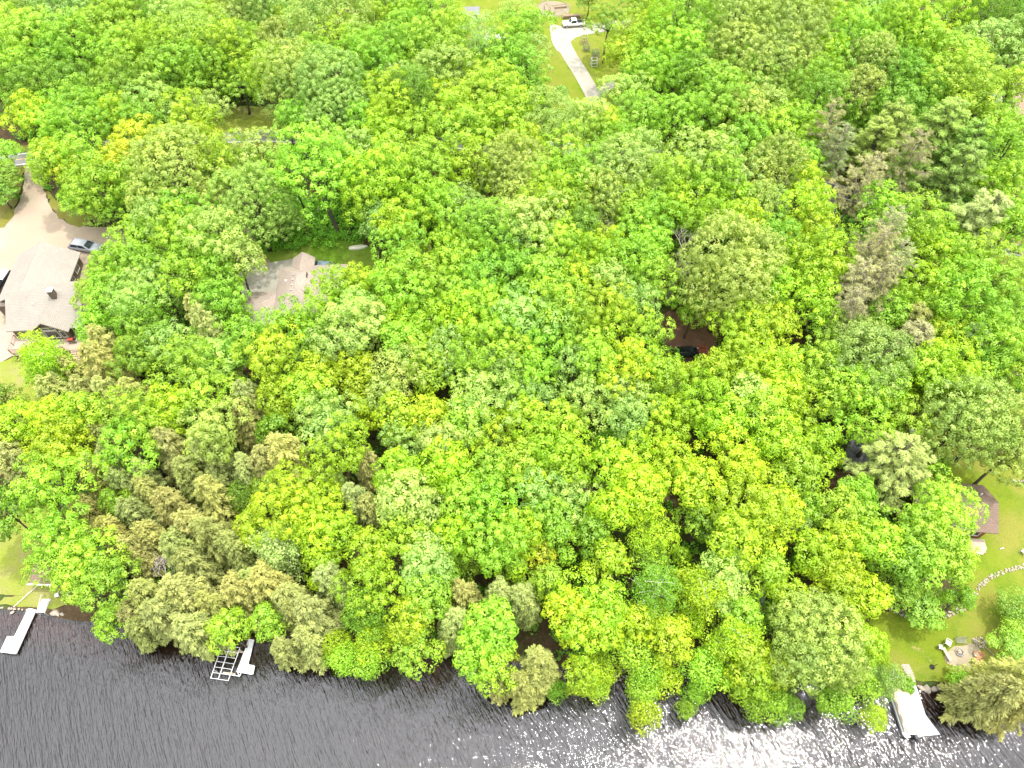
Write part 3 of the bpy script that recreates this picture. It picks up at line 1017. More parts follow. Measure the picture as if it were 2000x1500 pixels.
# ------------------------------------------------------------------ vehicles
def wheel(parent, x, y, r, w=0.24):
    ty = MB()
    ty.tube([(x, y - w / 2, r), (x, y - w / 2 + 0.03, r), (x, y + w / 2 - 0.03, r), (x, y + w / 2, r)], [r * 0.9, r, r, r * 0.9], 16)
    o = ty.build('wheel', M['rubber'], parent)
    ri = MB()
    s = -1 if y < 0 else 1
    ri.tube([(x, y + s * (w / 2 - 0.02), r), (x, y + s * (w / 2 + 0.015), r)], r * 0.62, 12)
    ri.build('rim', M['rim'], o)

def section(x, hw, z0, z1, tuck=0.86):
    """One cross-section of a car body: sill, belly of the door, shoulder, top."""
    return [(x, -hw * tuck, z0), (x, -hw, z0 + (z1 - z0) * 0.35), (x, -hw * 0.985, z0 + (z1 - z0) * 0.75), (x, -hw * 0.90, z1), (x, hw * 0.90, z1),
            (x, hw * 0.985, z0 + (z1 - z0) * 0.75), (x, hw, z0 + (z1 - z0) * 0.35), (x, hw * tuck, z0)]

def vehicle(name, label, cat, loc, rz, paint, kind, Ln, scale=1.0, roof_paint=None):
    """x is forward. kind: pickup, wagon."""
    t = thing(name, label, cat, loc, rz)
    t.scale = (scale,) * 3
    hw = 0.98 if kind == 'pickup' else 0.94
    h = Ln / 2
    zs = 0.42 if kind == 'pickup' else 0.3
    belt = 1.12 if kind == 'pickup' else 0.98
    b = MB()
    if kind == 'pickup':
        st = [(-h, hw * 0.94, zs + 0.1, belt + 0.02), (-h + 0.08, hw, zs, belt + 0.05), (-0.75, hw, zs, belt + 0.05), (0.9, hw, zs, belt), (1.15, hw, zs, belt), (h - 0.35, hw * 0.96, zs, belt - 0.04), (h - 0.05, hw * 0.9, zs + 0.05, belt - 0.12), (h, hw * 0.8, zs + 0.15, belt - 0.3)]
    else:
        st = [(-h, hw * 0.82, zs + 0.2, belt - 0.05), (-h + 0.12, hw * 0.95, zs + 0.05, belt), (-h + 0.8, hw, zs, belt + 0.02), (0.6, hw, zs, belt), (1.0, hw, zs, belt - 0.02), (h - 0.45, hw * 0.94, zs, belt - 0.12), (h - 0.08, hw * 0.8, zs + 0.05, belt - 0.28), (h, hw * 0.66, zs + 0.15, belt - 0.42)]
    b.loft([section(*q) for q in st])
    b.build('body', paint, t, bevel=0.04, smooth_=False)
    c = MB()
    g = MB()
    if kind == 'pickup':
        x0, x1, x2, x3, zt = -0.75, -0.62, 0.55, 1.2, 1.83
    else:
        x0, x1, x2, x3, zt = -h + 0.12, -h + 0.75, 0.35, 1.25, 1.5
    r0, r1 = hw * 0.9, hw * 0.74
    c.loft([[(x, y, z) for (x, z) in ((x0, belt - 0.03), (x3, belt - 0.03), (x2, zt), (x1, zt))] if False else
            [(x0, s * r0, belt - 0.03), (x3, s * r0, belt - 0.03), (x2, s * r1, zt), (x1, s * r1, zt)] for s in (-1, 1)])
    c.build('cab' if kind == 'pickup' else 'cabin_roof', roof_paint or paint, t, bevel=0.06)
    # windscreen, rear window and side windows set just proud of the cab
    def pane(nm, pts, push):
        m = MB()
        p = [Vector(q) + Vector(push) for q in pts]
        q = [v - Vector(push) * 2.5 for v in p]
        m.loft([p, q])
        m.build(nm, M['glass'], t)
    def lerp3(a, b2, f):
        return tuple(a[k] + (b2[k] - a[k]) * f for k in range(3))
    A_, B_ = (x3, -r0, belt), (x3, r0, belt)
    C_, D_ = (x2, r1, zt), (x2, -r1, zt)
    pane('windscreen', [lerp3(lerp3(A_, D_, .08), lerp3(B_, C_, .08), .06), lerp3(lerp3(A_, D_, .08), lerp3(B_, C_, .08), .94), lerp3(lerp3(A_, D_, .9), lerp3(B_, C_, .9), .93), lerp3(lerp3(A_, D_, .9), lerp3(B_, C_, .9), .07)], (0.018, 0, 0.012))
    A_, B_ = (x0, -r0, belt), (x0, r0, belt)
    C_, D_ = (x1, r1, zt), (x1, -r1, zt)
    pane('rear_window', [lerp3(lerp3(A_, D_, .15), lerp3(B_, C_, .15), .1), lerp3(lerp3(A_, D_, .15), lerp3(B_, C_, .15), .9), lerp3(lerp3(A_, D_, .88), lerp3(B_, C_, .88), .88), lerp3(lerp3(A_, D_, .88), lerp3(B_, C_, .88), .12)], (-0.018, 0, 0.008))
    for s in (-1, 1):
        A_, B_, C_, D_ = (x0, s * r0, belt), (x3, s * r0, belt), (x2, s * r1, zt), (x1, s * r1, zt)
        n = 1 if kind == 'pickup' else 2
        for k in range(n):
            f0, f1 = 0.09 + k * 0.83 / n, 0.09 + (k + 1) * 0.83 / n - 0.05
            lo0, lo1 = lerp3(A_, B_, f0), lerp3(A_, B_, f1)
            hi0, hi1 = lerp3(D_, C_, f0), lerp3(D_, C_, f1)
            pane('side_window', [lerp3(lo0, hi0, .1), lerp3(lo1, hi1, .1), lerp3(lo1, hi1, .86), lerp3(lo0, hi0, .86)], (0, s * 0.016, 0.006))
        m = MB()
        m.box((x3 - 0.35, s * (hw + 0.1), belt + 0.1), (0.12, 0.2, 0.16))
        m.build('mirror', paint, t)
        m = MB()
        m.box((h - 0.12, s * hw * 0.68, belt - 0.34), (0.2, 0.3, 0.16))
        m.build('headlight', M['lamp'], t)
        m = MB()
        m.box((-h + 0.04, s * hw * 0.8, belt - 0.2), (0.1, 0.2, 0.26))
        m.build('tail_light', M['lamp_red'], t)
    m = MB()
    m.box((h - 0.02, 0, zs + 0.12), (0.16, hw * 1.5, 0.2))
    m.build('front_bumper', M['grey_metal'] if kind == 'pickup' else paint, t)
    m = MB()
    m.box((-h - 0.02, 0, zs + 0.12), (0.14, hw * 1.7, 0.18))
    m.build('rear_bumper', M['grey_metal'] if kind == 'pickup' else paint, t)
    if kind == 'pickup':
        m = MB()
        m.box(((-h + 0.14 - 0.85) / 2, 0, belt + 0.058), (h - 0.14 - 0.85, hw * 1.56, 0.02))
        m.build('bed_liner', M['black'], t)
    r = 0.38 if kind == 'pickup' else 0.33
    for x in (-h + 1.1, h - 0.95):
        for s in (-1, 1):
            wheel(t, x, s * (hw - 0.1), r)
    return t

vehicle('pickup_truck', 'white pickup truck with dark open bed parked on the far driveway', 'pickup', ground(1120, 51, 0.0), R(186), M['white_paint'], 'pickup', 5.5, 0.98)
vehicle('station_wagon', 'grey station wagon parked on gravel behind the grey-roofed house', 'car', ground(171, 487), R(-11), M['grey_paint'], 'wagon', 5.0, 1.17)
vehicle('pickup_truck', 'black pickup truck with white bed cover cut by the left edge of the photo', 'pickup', at(-2, 566, 5.6), R(-96), M['black_paint'], 'pickup', 5.9, 1.22)
vehicle('hatchback', 'black car in the shade of a bare-earth clearing under tall trees', 'car', ground(1340, 692), R(4), M['black_paint'], 'wagon', 4.3, 0.95)
vehicle('hatchback', 'silver-blue car parked close behind the tan-roofed house', 'car', at(628, 527, 5.6), R(176), M['blue_paint'], 'wagon', 4.4, 1.05)
vehicle('hatchback', 'white car under the whitish plumed pine on the dark asphalt pad', 'car', ground(1722, 907), R(100), M['white_paint'], 'wagon', 4.4, 0.95)

def bed_cover():
    t = bpy.data.objects.get('pickup_truck.001')
    m = MB()
    m.box((-1.85, 0, 1.235), (1.9, 1.55, 0.08))
    m.build('bed_cover', M['white_paint'], t)
bed_cover()

def red_trailer():
    p = ground(1371, 692)
    t = thing('utility_trailer', 'small red-framed trailer beside the black car in the clearing', 'trailer', p, R(82))
    f = MB()
    for y in (-0.6, 0.6):
        f.box((0, y, 0.55), (2.4, 0.1, 0.12))
    for x in (-1.15, -0.4, 0.4, 1.15):
        f.box((x, 0, 0.56), (0.1, 1.1, 0.1))
    f.tube([(1.2, 0, 0.55), (2.0, 0, 0.5)], 0.05, 6)
    for x in (-1.15, 1.15):
        for y in (-0.6, 0.6):
            f.box((x, y, 0.85), (0.07, 0.07, 0.6))
    for y in (-0.6, 0.6):
        f.box((0, y, 1.12), (2.4, 0.06, 0.06))
    f.build('frame', M['red_paint'], t)
    for y in (-0.75, 0.75):
        wheel(t, 0, y, 0.3, 0.16)
red_trailer()

# ------------------------------------------------------------------ docks, lift, boat
def dock(label, outline, top=0.5, legs=(), rz=0, name='dock', plank=0.16):
    """Deck boards clipped to an outline, edge boards, legs down to the lake bed."""
    c = Vector((sum(p[0] for p in outline) / len(outline), sum(p[1] for p in outline) / len(outline)))
    t = thing(name, label, 'dock', (c.x, c.y, 0))
    o = [(p[0] - c.x, p[1] - c.y) for p in outline]
    d = MB()
    y = min(p[1] for p in o)
    y1 = max(p[1] for p in o)
    while y < y1 - 0.02:
        ym = y + plank / 2
        xs = []
        for i in range(len(o)):
            (xa, ya), (xb, yb) = o[i], o[(i + 1) % len(o)]
            if (ya > ym) != (yb > ym):
                xs.append(xa + (xb - xa) * (ym - ya) / (yb - ya))
        xs.sort()
        for a, b in zip(xs[::2], xs[1::2]):
            d.box(((a + b) / 2, ym, top - 0.02), (b - a, plank - 0.012, 0.04))
        y += plank
    d.build('deck', M['dock'], t)
    e = MB()
    for i in range(len(o)):
        a, b = Vector(o[i]), Vector(o[(i + 1) % len(o)])
        m = (a + b) / 2
        v = b - a
        e.box((m.x, m.y, top - 0.1), (v.length, 0.06, 0.16), math.atan2(v.y, v.x))
    e.build('frame', M['white_metal'], t)
    for (x, y) in legs:
        l = MB()
        l.tube([(x - c.x, y - c.y, -2.2), (x - c.x, y - c.y, top + 0.12)], 0.045, 6)
        l.build('leg', M['grey_metal'], t)
    return t

def pxs(lst, z=0.5):
    return [tuple(at(*p, z)[:2]) for p in lst]

o = pxs([(55, 1188), (70, 1191), (31, 1277), (0, 1273), (14, 1243), (28, 1243)])
dock('white corner dock with a wide left foot running out from the lower lawn', o, legs=[(x * 0.96 + o[1][0] * 0.04 if False else x, y) for x, y in o[1:]])
o = pxs([(486, 1248), (496, 1250), (484, 1298), (497, 1300), (494, 1317), (462, 1312)])
dock('white corner dock with a short right foot beside the empty boat lift', [(x, y) for x, y in o], legs=o[2:])
o = pxs([(1769, 1330), (1786, 1331), (1808, 1397), (1836, 1434), (1800, 1437), (1774, 1345)])
dock('white dock flaring to one side at its end beside the covered pontoon boat', o, legs=o[2:5])

def boat_lift():
    a, b = at(436, 1262, 1.0), at(414, 1326, 1.0)
    c, d = at(471, 1267, 1.0), at(448, 1331, 1.0)
    org = Vector((b.x, b.y, 0))
    t = thing('boat_lift', 'empty white boat lift with open canopy frame standing in the lake', 'boat lift', org)
    L0, L1, R0, R1 = [Vector((q.x - org.x, q.y - org.y, 0)) for q in (b, a, d, c)]
    def P2(u, v, z):
        p = L0.lerp(R0, u).lerp(L1.lerp(R1, u), v)
        return (p.x, p.y, z)
    cn = MB()
    for u in (0.0, 0.45, 1.0):
        cn.tube([P2(u, 0, 1.5 + 0.25 * (0.5 - abs(u - 0.5))), P2(u, 1, 1.5 + 0.25 * (0.5 - abs(u - 0.5)))], 0.05, 5)
    for k in range(7):
        v = k / 6
        cn.tube([P2(0, v, 1.5), P2(0.45, v, 1.61), P2(1, v, 1.5)], 0.035, 5)
    cn.build('canopy_frame', M['white_metal'], t)
    lo = MB()
    for u in (0.25, 1.35):
        lo.tube([P2(u, 0.22, 0.35), P2(u, 0.95, 0.35)], 0.06, 5)
    for v in (0.22, 0.95):
        lo.tube([P2(0.25, v, 0.33), P2(1.35, v, 0.33)], 0.06, 5)
    lo.tube([P2(1.1, 0.35, 0.4), P2(1.35, 0.22, 0.4)], 0.05, 5)
    lo.build('lifting_frame', M['white_metal'], t)
    for v in (0.25, 0.92):
        w = MB()
        p, q = Vector(P2(0.4, v, 0.48)), Vector(P2(1.1, v, 0.48))
        w.tube([p, q], 0.12, 4)
        w.build('bunk', M['wood_pale'], t)
    for (u, v) in ((0.0, 0.25), (1.0, 0.25), (0.0, 0.95), (1.0, 0.95)):
        g = MB()
        g.tube([P2(u, v, -2.4), P2(u, v, 1.55)], 0.055, 6)
        g.build('leg', M['white_metal'], t)
    wh = MB()
    c0 = Vector(P2(1.28, 0.55, 0.9))
    pts = [c0 + Vector((0, 0.42 * math.cos(k * math.pi / 6), 0.42 * math.sin(k * math.pi / 6))) for k in range(13)]
    wh.tube(pts, 0.025, 5)
    for k in range(3):
        a2 = k * math.pi / 3
        wh.tube([c0 + Vector((0, 0.42 * math.cos(a2), 0.42 * math.sin(a2))), c0 - Vector((0, 0.42 * math.cos(a2), 0.42 * math.sin(a2)))], 0.018, 4)
    wh.build('winch_wheel', M['white_metal'], t)
boat_lift()

def pontoon_boat():
    s0, s1 = at(1766, 1438, 0.8), at(1804, 1437, 0.8)
    org = (s0 + s1) / 2
    W = (s1 - s0).length * 0.96
    L = 6.6
    t = thing('pontoon_boat', 'pontoon boat under a pale beige cover moored along the right-hand dock', 'boat', (org.x, org.y, 0), R(3))
    for s in (-1, 1):
        m = MB()
        x = s * (W / 2 - 0.32)
        m.tube([(x, 0.05, 0.12), (x, 0.3, 0.12), (x, L - 0.8, 0.12), (x, L - 0.2, 0.2), (x, L + 0.1, 0.32)], [0.2, 0.31, 0.31, 0.2, 0.04], 12)
        m.build('pontoon', M['grey_metal'], t)
    d = MB()
    d.box((0, L / 2 + 0.1, 0.52), (W, L - 0.2, 0.09))
    d.build('deck', M['white_metal'], t)
    f = MB()
    f.box((0, 0.55, 0.85), (W - 0.16, 0.05, 0.56))
    f.box((0, L - 0.25, 0.85), (W - 0.16, 0.05, 0.56))
    for s in (-1, 1):
        f.box((s * (W / 2 - 0.1), L / 2 + 0.15, 0.85), (0.05, L - 0.8, 0.56))
        f.tube([(s * (W / 2 - 0.1), 0.5, 1.16), (s * (W / 2 - 0.1), L - 0.2, 1.16)], 0.035, 6)
    f.build('fence_panel', M['white_metal'], t)
    # cover: stretched over bows, rounded stern corners, slight ridges
    rings = []
    n = 26
    for k in range(n + 1):
        v = k / n
        y = 0.42 + v * (L - 0.55)
        endf = min(1.0, (min(v, 1 - v) / 0.07)) ** 0.45
        w = (W / 2 - 0.05) * (0.72 + 0.28 * endf)
        hgt = 1.2 + (0.14 + 0.07 * math.cos(v * 24)) * endf
        ring = [(-w, y, 0.98), (-w, y, 1.14)]
        for j in range(9):
            x = -w + 2 * w * (j + 0.5) / 9
            ring.append((x, y, hgt + 0.12 * (1 - (x / w) ** 2) * endf + 0.02 * noise.noise(Vector((x * 2, y * 2, 5)))))
        ring += [(w, y, 1.14), (w, y, 0.98)]
        rings.append(ring)
    c = MB()
    c.loft(rings)
    co = c.build('cover', M['tarp'], t, smooth_=False)
    m = MB()
    m.box((0.12, -0.15, 0.95), (0.42, 0.55, 0.5))
    m.box((0.12, -0.2, 0.4), (0.2, 0.3, 0.7))
    mo = m.build('outboard_motor', M['black'], t, bevel=0.05)
    tl = MB()
    tl.tube([(0.12, -0.35, 0.75), (0.25, -0.95, 0.55)], 0.09, 6)
    tl.build('tilted_leg', M['black'], mo)
    sw = MB()
    sw.box((-W / 2 + 0.45, 0.1, 0.6), (0.7, 0.45, 0.06))
    sw.box((W / 2 - 0.4, 0.1, 0.6), (0.6, 0.45, 0.06))
    sw.build('swim_step', M['white_metal'], t)
pontoon_boat()

# ------------------------------------------------------------------ lakeside yard of the cabin
def stone_steps():
    a, b = ground(1768, 1300), ground(1780, 1331)
    t = thing('stone_steps', 'pale stone steps leading down the grass to the right-hand dock', 'steps', (a.x, a.y, 0))
    rr = random.Random(3)
    for k in range(7):
        f = k / 6
        p = a.lerp(b, f) - Vector((a.x, a.y, 0))
        z = height(a.x + p.x, a.y + p.y)
        w = 1.15 - 0.1 * f
        pts = []
        for j in range(10):
            an = 2 * math.pi * j / 10
            pts.append((p.x + math.copysign(abs(math.cos(an)) ** 0.5, math.cos(an)) * w / 2 * rr.uniform(0.9, 1.08), p.y + math.copysign(abs(math.sin(an)) ** 0.5, math.sin(an)) * 0.17 * rr.uniform(0.9, 1.1)))
        m = MB()
        m.prism(pts, z - 0.2, z + 0.16)
        m.build('step', M['stone_pale'], t, bevel=0.02)
stone_steps()

def stone_wall(label, px, h=0.55, w=0.5, seed=1, name='stone_wall', mat='stone', size=0.33):
    pts = [ground(*p) for p in px]
    rr = random.Random(seed)
    mb = MB()
    o = Vector((pts[0].x, pts[0].y, 0))
    for a, b in zip(pts, pts[1:]):
        n = max(1, int((b - a).length / (size * 1.15)))
        for k in range(n):
            for lay in range(max(1, int(h / (size * 0.8)))):
                for side in ((-1, 1) if w > size * 1.3 else (0,)):
                    p = a.lerp(b, (k + rr.random()) / n)
                    d = (b - a).normalized()
                    q = Vector((p.x - d.y * side * w * 0.3 + rr.uniform(-.05, .05), p.y + d.x * side * w * 0.3 + rr.uniform(-.05, .05), height(p.x, p.y) + size * 0.35 + lay * size * 0.72))
                    s = size * rr.uniform(0.7, 1.25)
                    mb.rock(q - o, (s * 0.75, s * 0.6, s * 0.45), rr)
    m = mb.build(name, M[mat], None, o)
    return tag(m, label, 'stone wall' if 'wall' in name else 'stone edging')
stone_wall('dry stone retaining wall left of the round tree above the lakeside lawn', [(1720, 1181), (1745, 1191), (1778, 1208)], 0.7, 0.8, 1)
stone_wall('dry stone retaining wall right of the round tree above the lakeside lawn', [(1838, 1205), (1858, 1198), (1884, 1186)], 0.6, 0.7, 2, mat='stone_pale')
stone_wall('curving stone wall across the lawn below the brown-roofed cabin', [(1904, 1160), (1912, 1146), (1938, 1126), (1965, 1115), (2010, 1103)], 0.5, 0.55, 3, mat='stone_pale')
stone_wall('short line of stones on the lawn behind the brown-roofed cabin', [(1968, 937), (1985, 940), (2010, 941)], 0.3, 0.3, 4, name='stone_border')
stone_wall('row of pale stones edging the gravel yard behind the grey station wagon', [(201, 436), (222, 436), (245, 430), (262, 425)], 0.3, 0.4, 5, name='stone_border', mat='stone_pale')
stone_wall('low seawall of pale stones along the foot of the lower lawn', [(-60, 1184), (0, 1187), (30, 1190), (54, 1192)], 0.35, 0.3, 6, mat='stone_pale')
for k, (px, py, s, lab) in enumerate(((1799, 1344, .55, 'rounded shore boulder touching the right-hand dock'), (1811, 1347, .75, 'widest flat boulder in the row along the lakeside lawn'), (1823, 1346, .6, 'shore boulder in the middle of the row along the lakeside lawn'),
                                       (1834, 1343, .5, 'shore boulder right of the middle in the row along the lakeside lawn'), (1846, 1344, .7, 'shore boulder at the end of the row beside the olive conifers'),
                                       (106, 1197, .75, 'largest pale boulder at the waterline under the leaning lakeside tree'), (113, 1199, .5, 'middle pale boulder at the waterline under the leaning lakeside tree'), (122, 1200, .42, 'small round tan boulder at the waterline under the leaning lakeside tree'),
                                       (24, 1196, .35, 'small boulder in the brown shallows left of the corner dock'))):
    p = at(px, py, 0.1)
    m = MB()
    m.rock((0, 0, 0.08), (s, s * 0.7, s * 0.42), random.Random(40 + k), 2)
    tag(m.build('boulder', M['stone_pale'], None, (p.x, p.y, 0.05), smooth_=True), lab, 'boulder', 'boulders along the waterline')

def fire_area():
    p = ground(1873, 1274)
    t = thing('fire_pit', 'round stone fire pit in the middle of the gravel patio', 'fire pit', p + Vector((0, 0, 0.05)))
    rr = random.Random(8)
    m = MB()
    for k in range(13):
        a = 2 * math.pi * k / 13
        m.rock((math.cos(a) * 0.52, math.sin(a) * 0.52, 0.12), (0.17, 0.14, 0.15), rr)
    m.build('stone_ring', M['stone'], t)
    m = MB()
    m.prism([(0.45 * math.cos(k * 0.63), 0.45 * math.sin(k * 0.63)) for k in range(10)], -0.02, 0.05)
    m.build('ash_bed', M['asphalt_dark'], t)
    m = MB()
    for k in range(4):
        a = k * 0.8
        m.tube([(math.cos(a) * 0.3, math.sin(a) * 0.3, 0.08 + 0.05 * k), (-math.cos(a) * 0.26, -math.sin(a) * 0.26, 0.12 + 0.05 * k)], 0.065, 6)
    m.build('firewood', M['wood_pale'], t)
    # plank bench
    a, b = ground(1841, 1270), ground(1851, 1289)
    c = (a + b) / 2
    t = thing('plank_bench', 'backless pale plank bench on the left side of the gravel patio', 'bench', c + Vector((0, 0, 0.05)), math.atan2(b.y - a.y, b.x - a.x))
    m = MB()
    m.box((0, 0, 0.45), (1.75, 0.42, 0.09))
    m.build('seat', M['wood_pale'], t, bevel=0.02)
    for x in (-0.65, 0.65):
        m = MB()
        m.box((x, 0, 0.2), (0.14, 0.34, 0.41))
        m.build('leg', M['wood'], t)
    # white plastic chairs
    def plastic_chair(px, rz, s, lab):
        p = ground(*px)
        t = thing('garden_chair', lab, 'chair', p + Vector((0, 0, 0.05)), rz, 'white plastic garden chairs')
        t.scale = (s,) * 3
        m = MB()
        m.loft([[(-0.27, -0.24, z), (0.27, -0.27, z), (0.29, 0.27, z), (-0.27, 0.24, z)] for z in (0.42, 0.46)])
        m.build('seat', M['white_metal'], t, bevel=0.015)
        m = MB()
        for z0, z1, x0, x1, w0, w1 in ((0.46, 0.9, -0.27, -0.42, 0.27, 0.22),):
            m.loft([[(x0, -w0, z0), (x0 + 0.04, -w0, z0), (x0 + 0.04, w0, z0), (x0, w0, z0)], [(x1, -w1, z1), (x1 + 0.04, -w1, z1), (x1 + 0.04, w1, z1), (x1, w1, z1)]])
        m.build('backrest', M['white_metal'], t, bevel=0.012)
        for sy in (-1, 1):
            m = MB()
            m.tube([(-0.33, sy * 0.3, 0.68), (0.1, sy * 0.32, 0.68), (0.26, sy * 0.3, 0.6), (0.3, sy * 0.3, 0.02)], 0.03, 5)
            m.build('armrest', M['white_metal'], t)
            for x in (-0.26, 0.26):
                m = MB()
                m.tube([(x, sy * 0.22, 0.43), (x * 1.25, sy * 0.27, 0.0)], [0.035, 0.022], 5)
                m.build('leg', M['white_metal'], t)
        return t
    plastic_chair((1848, 1258), R(-35), 1.25, 'larger white plastic chair behind the plank bench by the fire pit')
    plastic_chair((1834, 1266), R(-10), 0.9, 'smaller white plastic chair left of the plank bench by the fire pit')
    plastic_chair((1996, 1080), R(120), 1.1, 'white plastic chair alone on the lawn at the right edge of the photo')
    # metal glider bench
    p = ground(1875, 1254)
    t = thing('metal_bench', 'grey-green metal garden bench with curved arms behind the fire pit', 'bench', p + Vector((0, 0, 0.05)), R(-3))
    m = MB()
    for k in range(6):
        m.box((0, -0.25 + k * 0.1, 0.44), (1.3, 0.05, 0.025))
    m.build('seat', M['bench_metal'], t)
    m = MB()
    for k in range(5):
        m.box((0, 0.3 + 0.03 * k, 0.52 + 0.1 * k), (1.3, 0.025, 0.05))
    m.build('backrest', M['bench_metal'], t)
    for s in (-1, 1):
        m = MB()
        m.tube([(s * 0.68, 0.42, 0.02), (s * 0.68, 0.42, 1.0)], 0.025, 5)
        m.tube([(s * 0.68, 0.4, 0.7), (s * 0.95, 0.1, 0.72), (s * 0.95, -0.25, 0.68), (s * 0.7, -0.38, 0.55), (s * 0.68, -0.36, 0.02)], 0.025, 5)
        m.build('arm', M['bench_metal'], t)
    # reclining wooden chairs that face the fire
    def lounge_chair(px, lab):
        p = ground(*px)
        t = thing('adirondack_chair', lab, 'chair', p + Vector((0, 0, 0.05)), R(176), 'orange-brown wooden patio chairs')
        m = MB()
        for k in range(6):
            m.box((-0.18 + k * 0.115, 0, 0.34 + 0.012 * k), (0.1, 0.56, 0.025))
        m.build('seat', M['wood_pale'], t)
        m = MB()
        for k in range(5):
            y = -0.22 + k * 0.11
            top = 1.0 - 0.09 * abs(k - 2)
            m.loft([[(-0.24, y - 0.048, 0.3), (-0.215, y - 0.048, 0.3), (-0.215, y + 0.048, 0.3), (-0.24, y + 0.048, 0.3)], [(-0.62, y * 1.15 - 0.05, top), (-0.595, y * 1.15 - 0.05, top), (-0.595, y * 1.15 + 0.05, top), (-0.62, y * 1.15 + 0.05, top)]])
        m.build('backrest', M['wood_orange'], t)
        for s in (-1, 1):
            m = MB()
            m.box((0.02, s * 0.36, 0.58), (0.78, 0.14, 0.03))
            m.build('armrest', M['wood_orange'], t)
            m = MB()
            m.box((0.36, s * 0.34, 0.29), (0.09, 0.04, 0.57))
            m.build('leg', M['wood_orange'], t)
            m = MB()
            m.box((-0.32, s * 0.34, 0.28), (0.09, 0.04, 0.56))
            m.build('leg', M['wood_orange'], t)
    lounge_chair((1906, 1280), 'orange-brown wooden patio chair nearer the rock pile')
    lounge_chair((1906, 1294), 'orange-brown wooden patio chair nearer the olive conifers')
    # pile of split rocks
    p = ground(1913, 1254)
    rr = random.Random(21)
    m = MB()
    for k in range(34):
        a, r = rr.uniform(0, 6.28), 0.75 * math.sqrt(rr.random())
        m.rock((r * math.cos(a) * 1.2, r * math.sin(a) - 0.15, 0.12 + 0.42 * (1 - r)), (rr.uniform(.12, .24), rr.uniform(.1, .18), rr.uniform(.08, .14)), rr)
    for k in range(9):
        y = -1.0 - 0.12 * k
        m.rock((0.5 + 0.09 * k, y + 0.3, 0.08), (0.15, 0.1, 0.09), rr)
    for k in range(7):
        m.tube([(-0.9 + 0.1 * k, 0.5, 0.1), (-0.75 + 0.1 * k, -0.35, 0.16)], 0.055, 5)
    tag(m.build('rock_pile', M['stone_pale'], None, p), 'heap of pale rocks and split wood beside the gravel patio', 'rock pile')
    # post on a round base
    p = ground(1820, 1303)
    t = thing('lamp_post', 'thin black post on a round dark base standing on the lakeside lawn', 'post', p + Vector((0, 0, 0.05)))
    m = MB()
    m.tube([(0, 0, 0), (0, 0, 0.08), (0, 0, 0.22)], [0.33, 0.33, 0.1], 12)
    m.build('base', M['black'], t)
    m = MB()
    m.tube([(0, 0, 0.2), (0, 0, 1.5)], 0.04, 6)
    m.build('pole', M['black'], t)
    # white bucket on the grass behind the pine
    p = ground(1775, 846)
    t = thing('planter_tub', 'round white-topped dark tub on the shady grass behind the whitish plumed pine', 'tub', p + Vector((0, 0, 0.03)))
    m = MB()
    m.tube([(0, 0, 0), (0, 0, 0.75)], [0.42, 0.55], 14)
    m.build('tub', M['siding'], t)
    m = MB()
    m.tube([(0.1, 0, 0.76), (0.1, 0, 0.95)], [0.45, 0.3], 14)
    m.build('lid', M['white_metal'], t)
    p = ground(1956, 1073)
    m = MB()
    m.tube([(-0.3, 0, 0.12), (0.3, 0.12, 0.12)], [0.07, 0.05], 8)
    m.box((0.0, 0.06, 0.2), (0.3, 0.1, 0.1))
    tag(m.build('garden_nozzle', M['white_metal'], None, p + Vector((0, 0, 0.05))), 'small white object lying on the lawn in front of the brown-roofed cabin', 'garden gear')
fire_area()

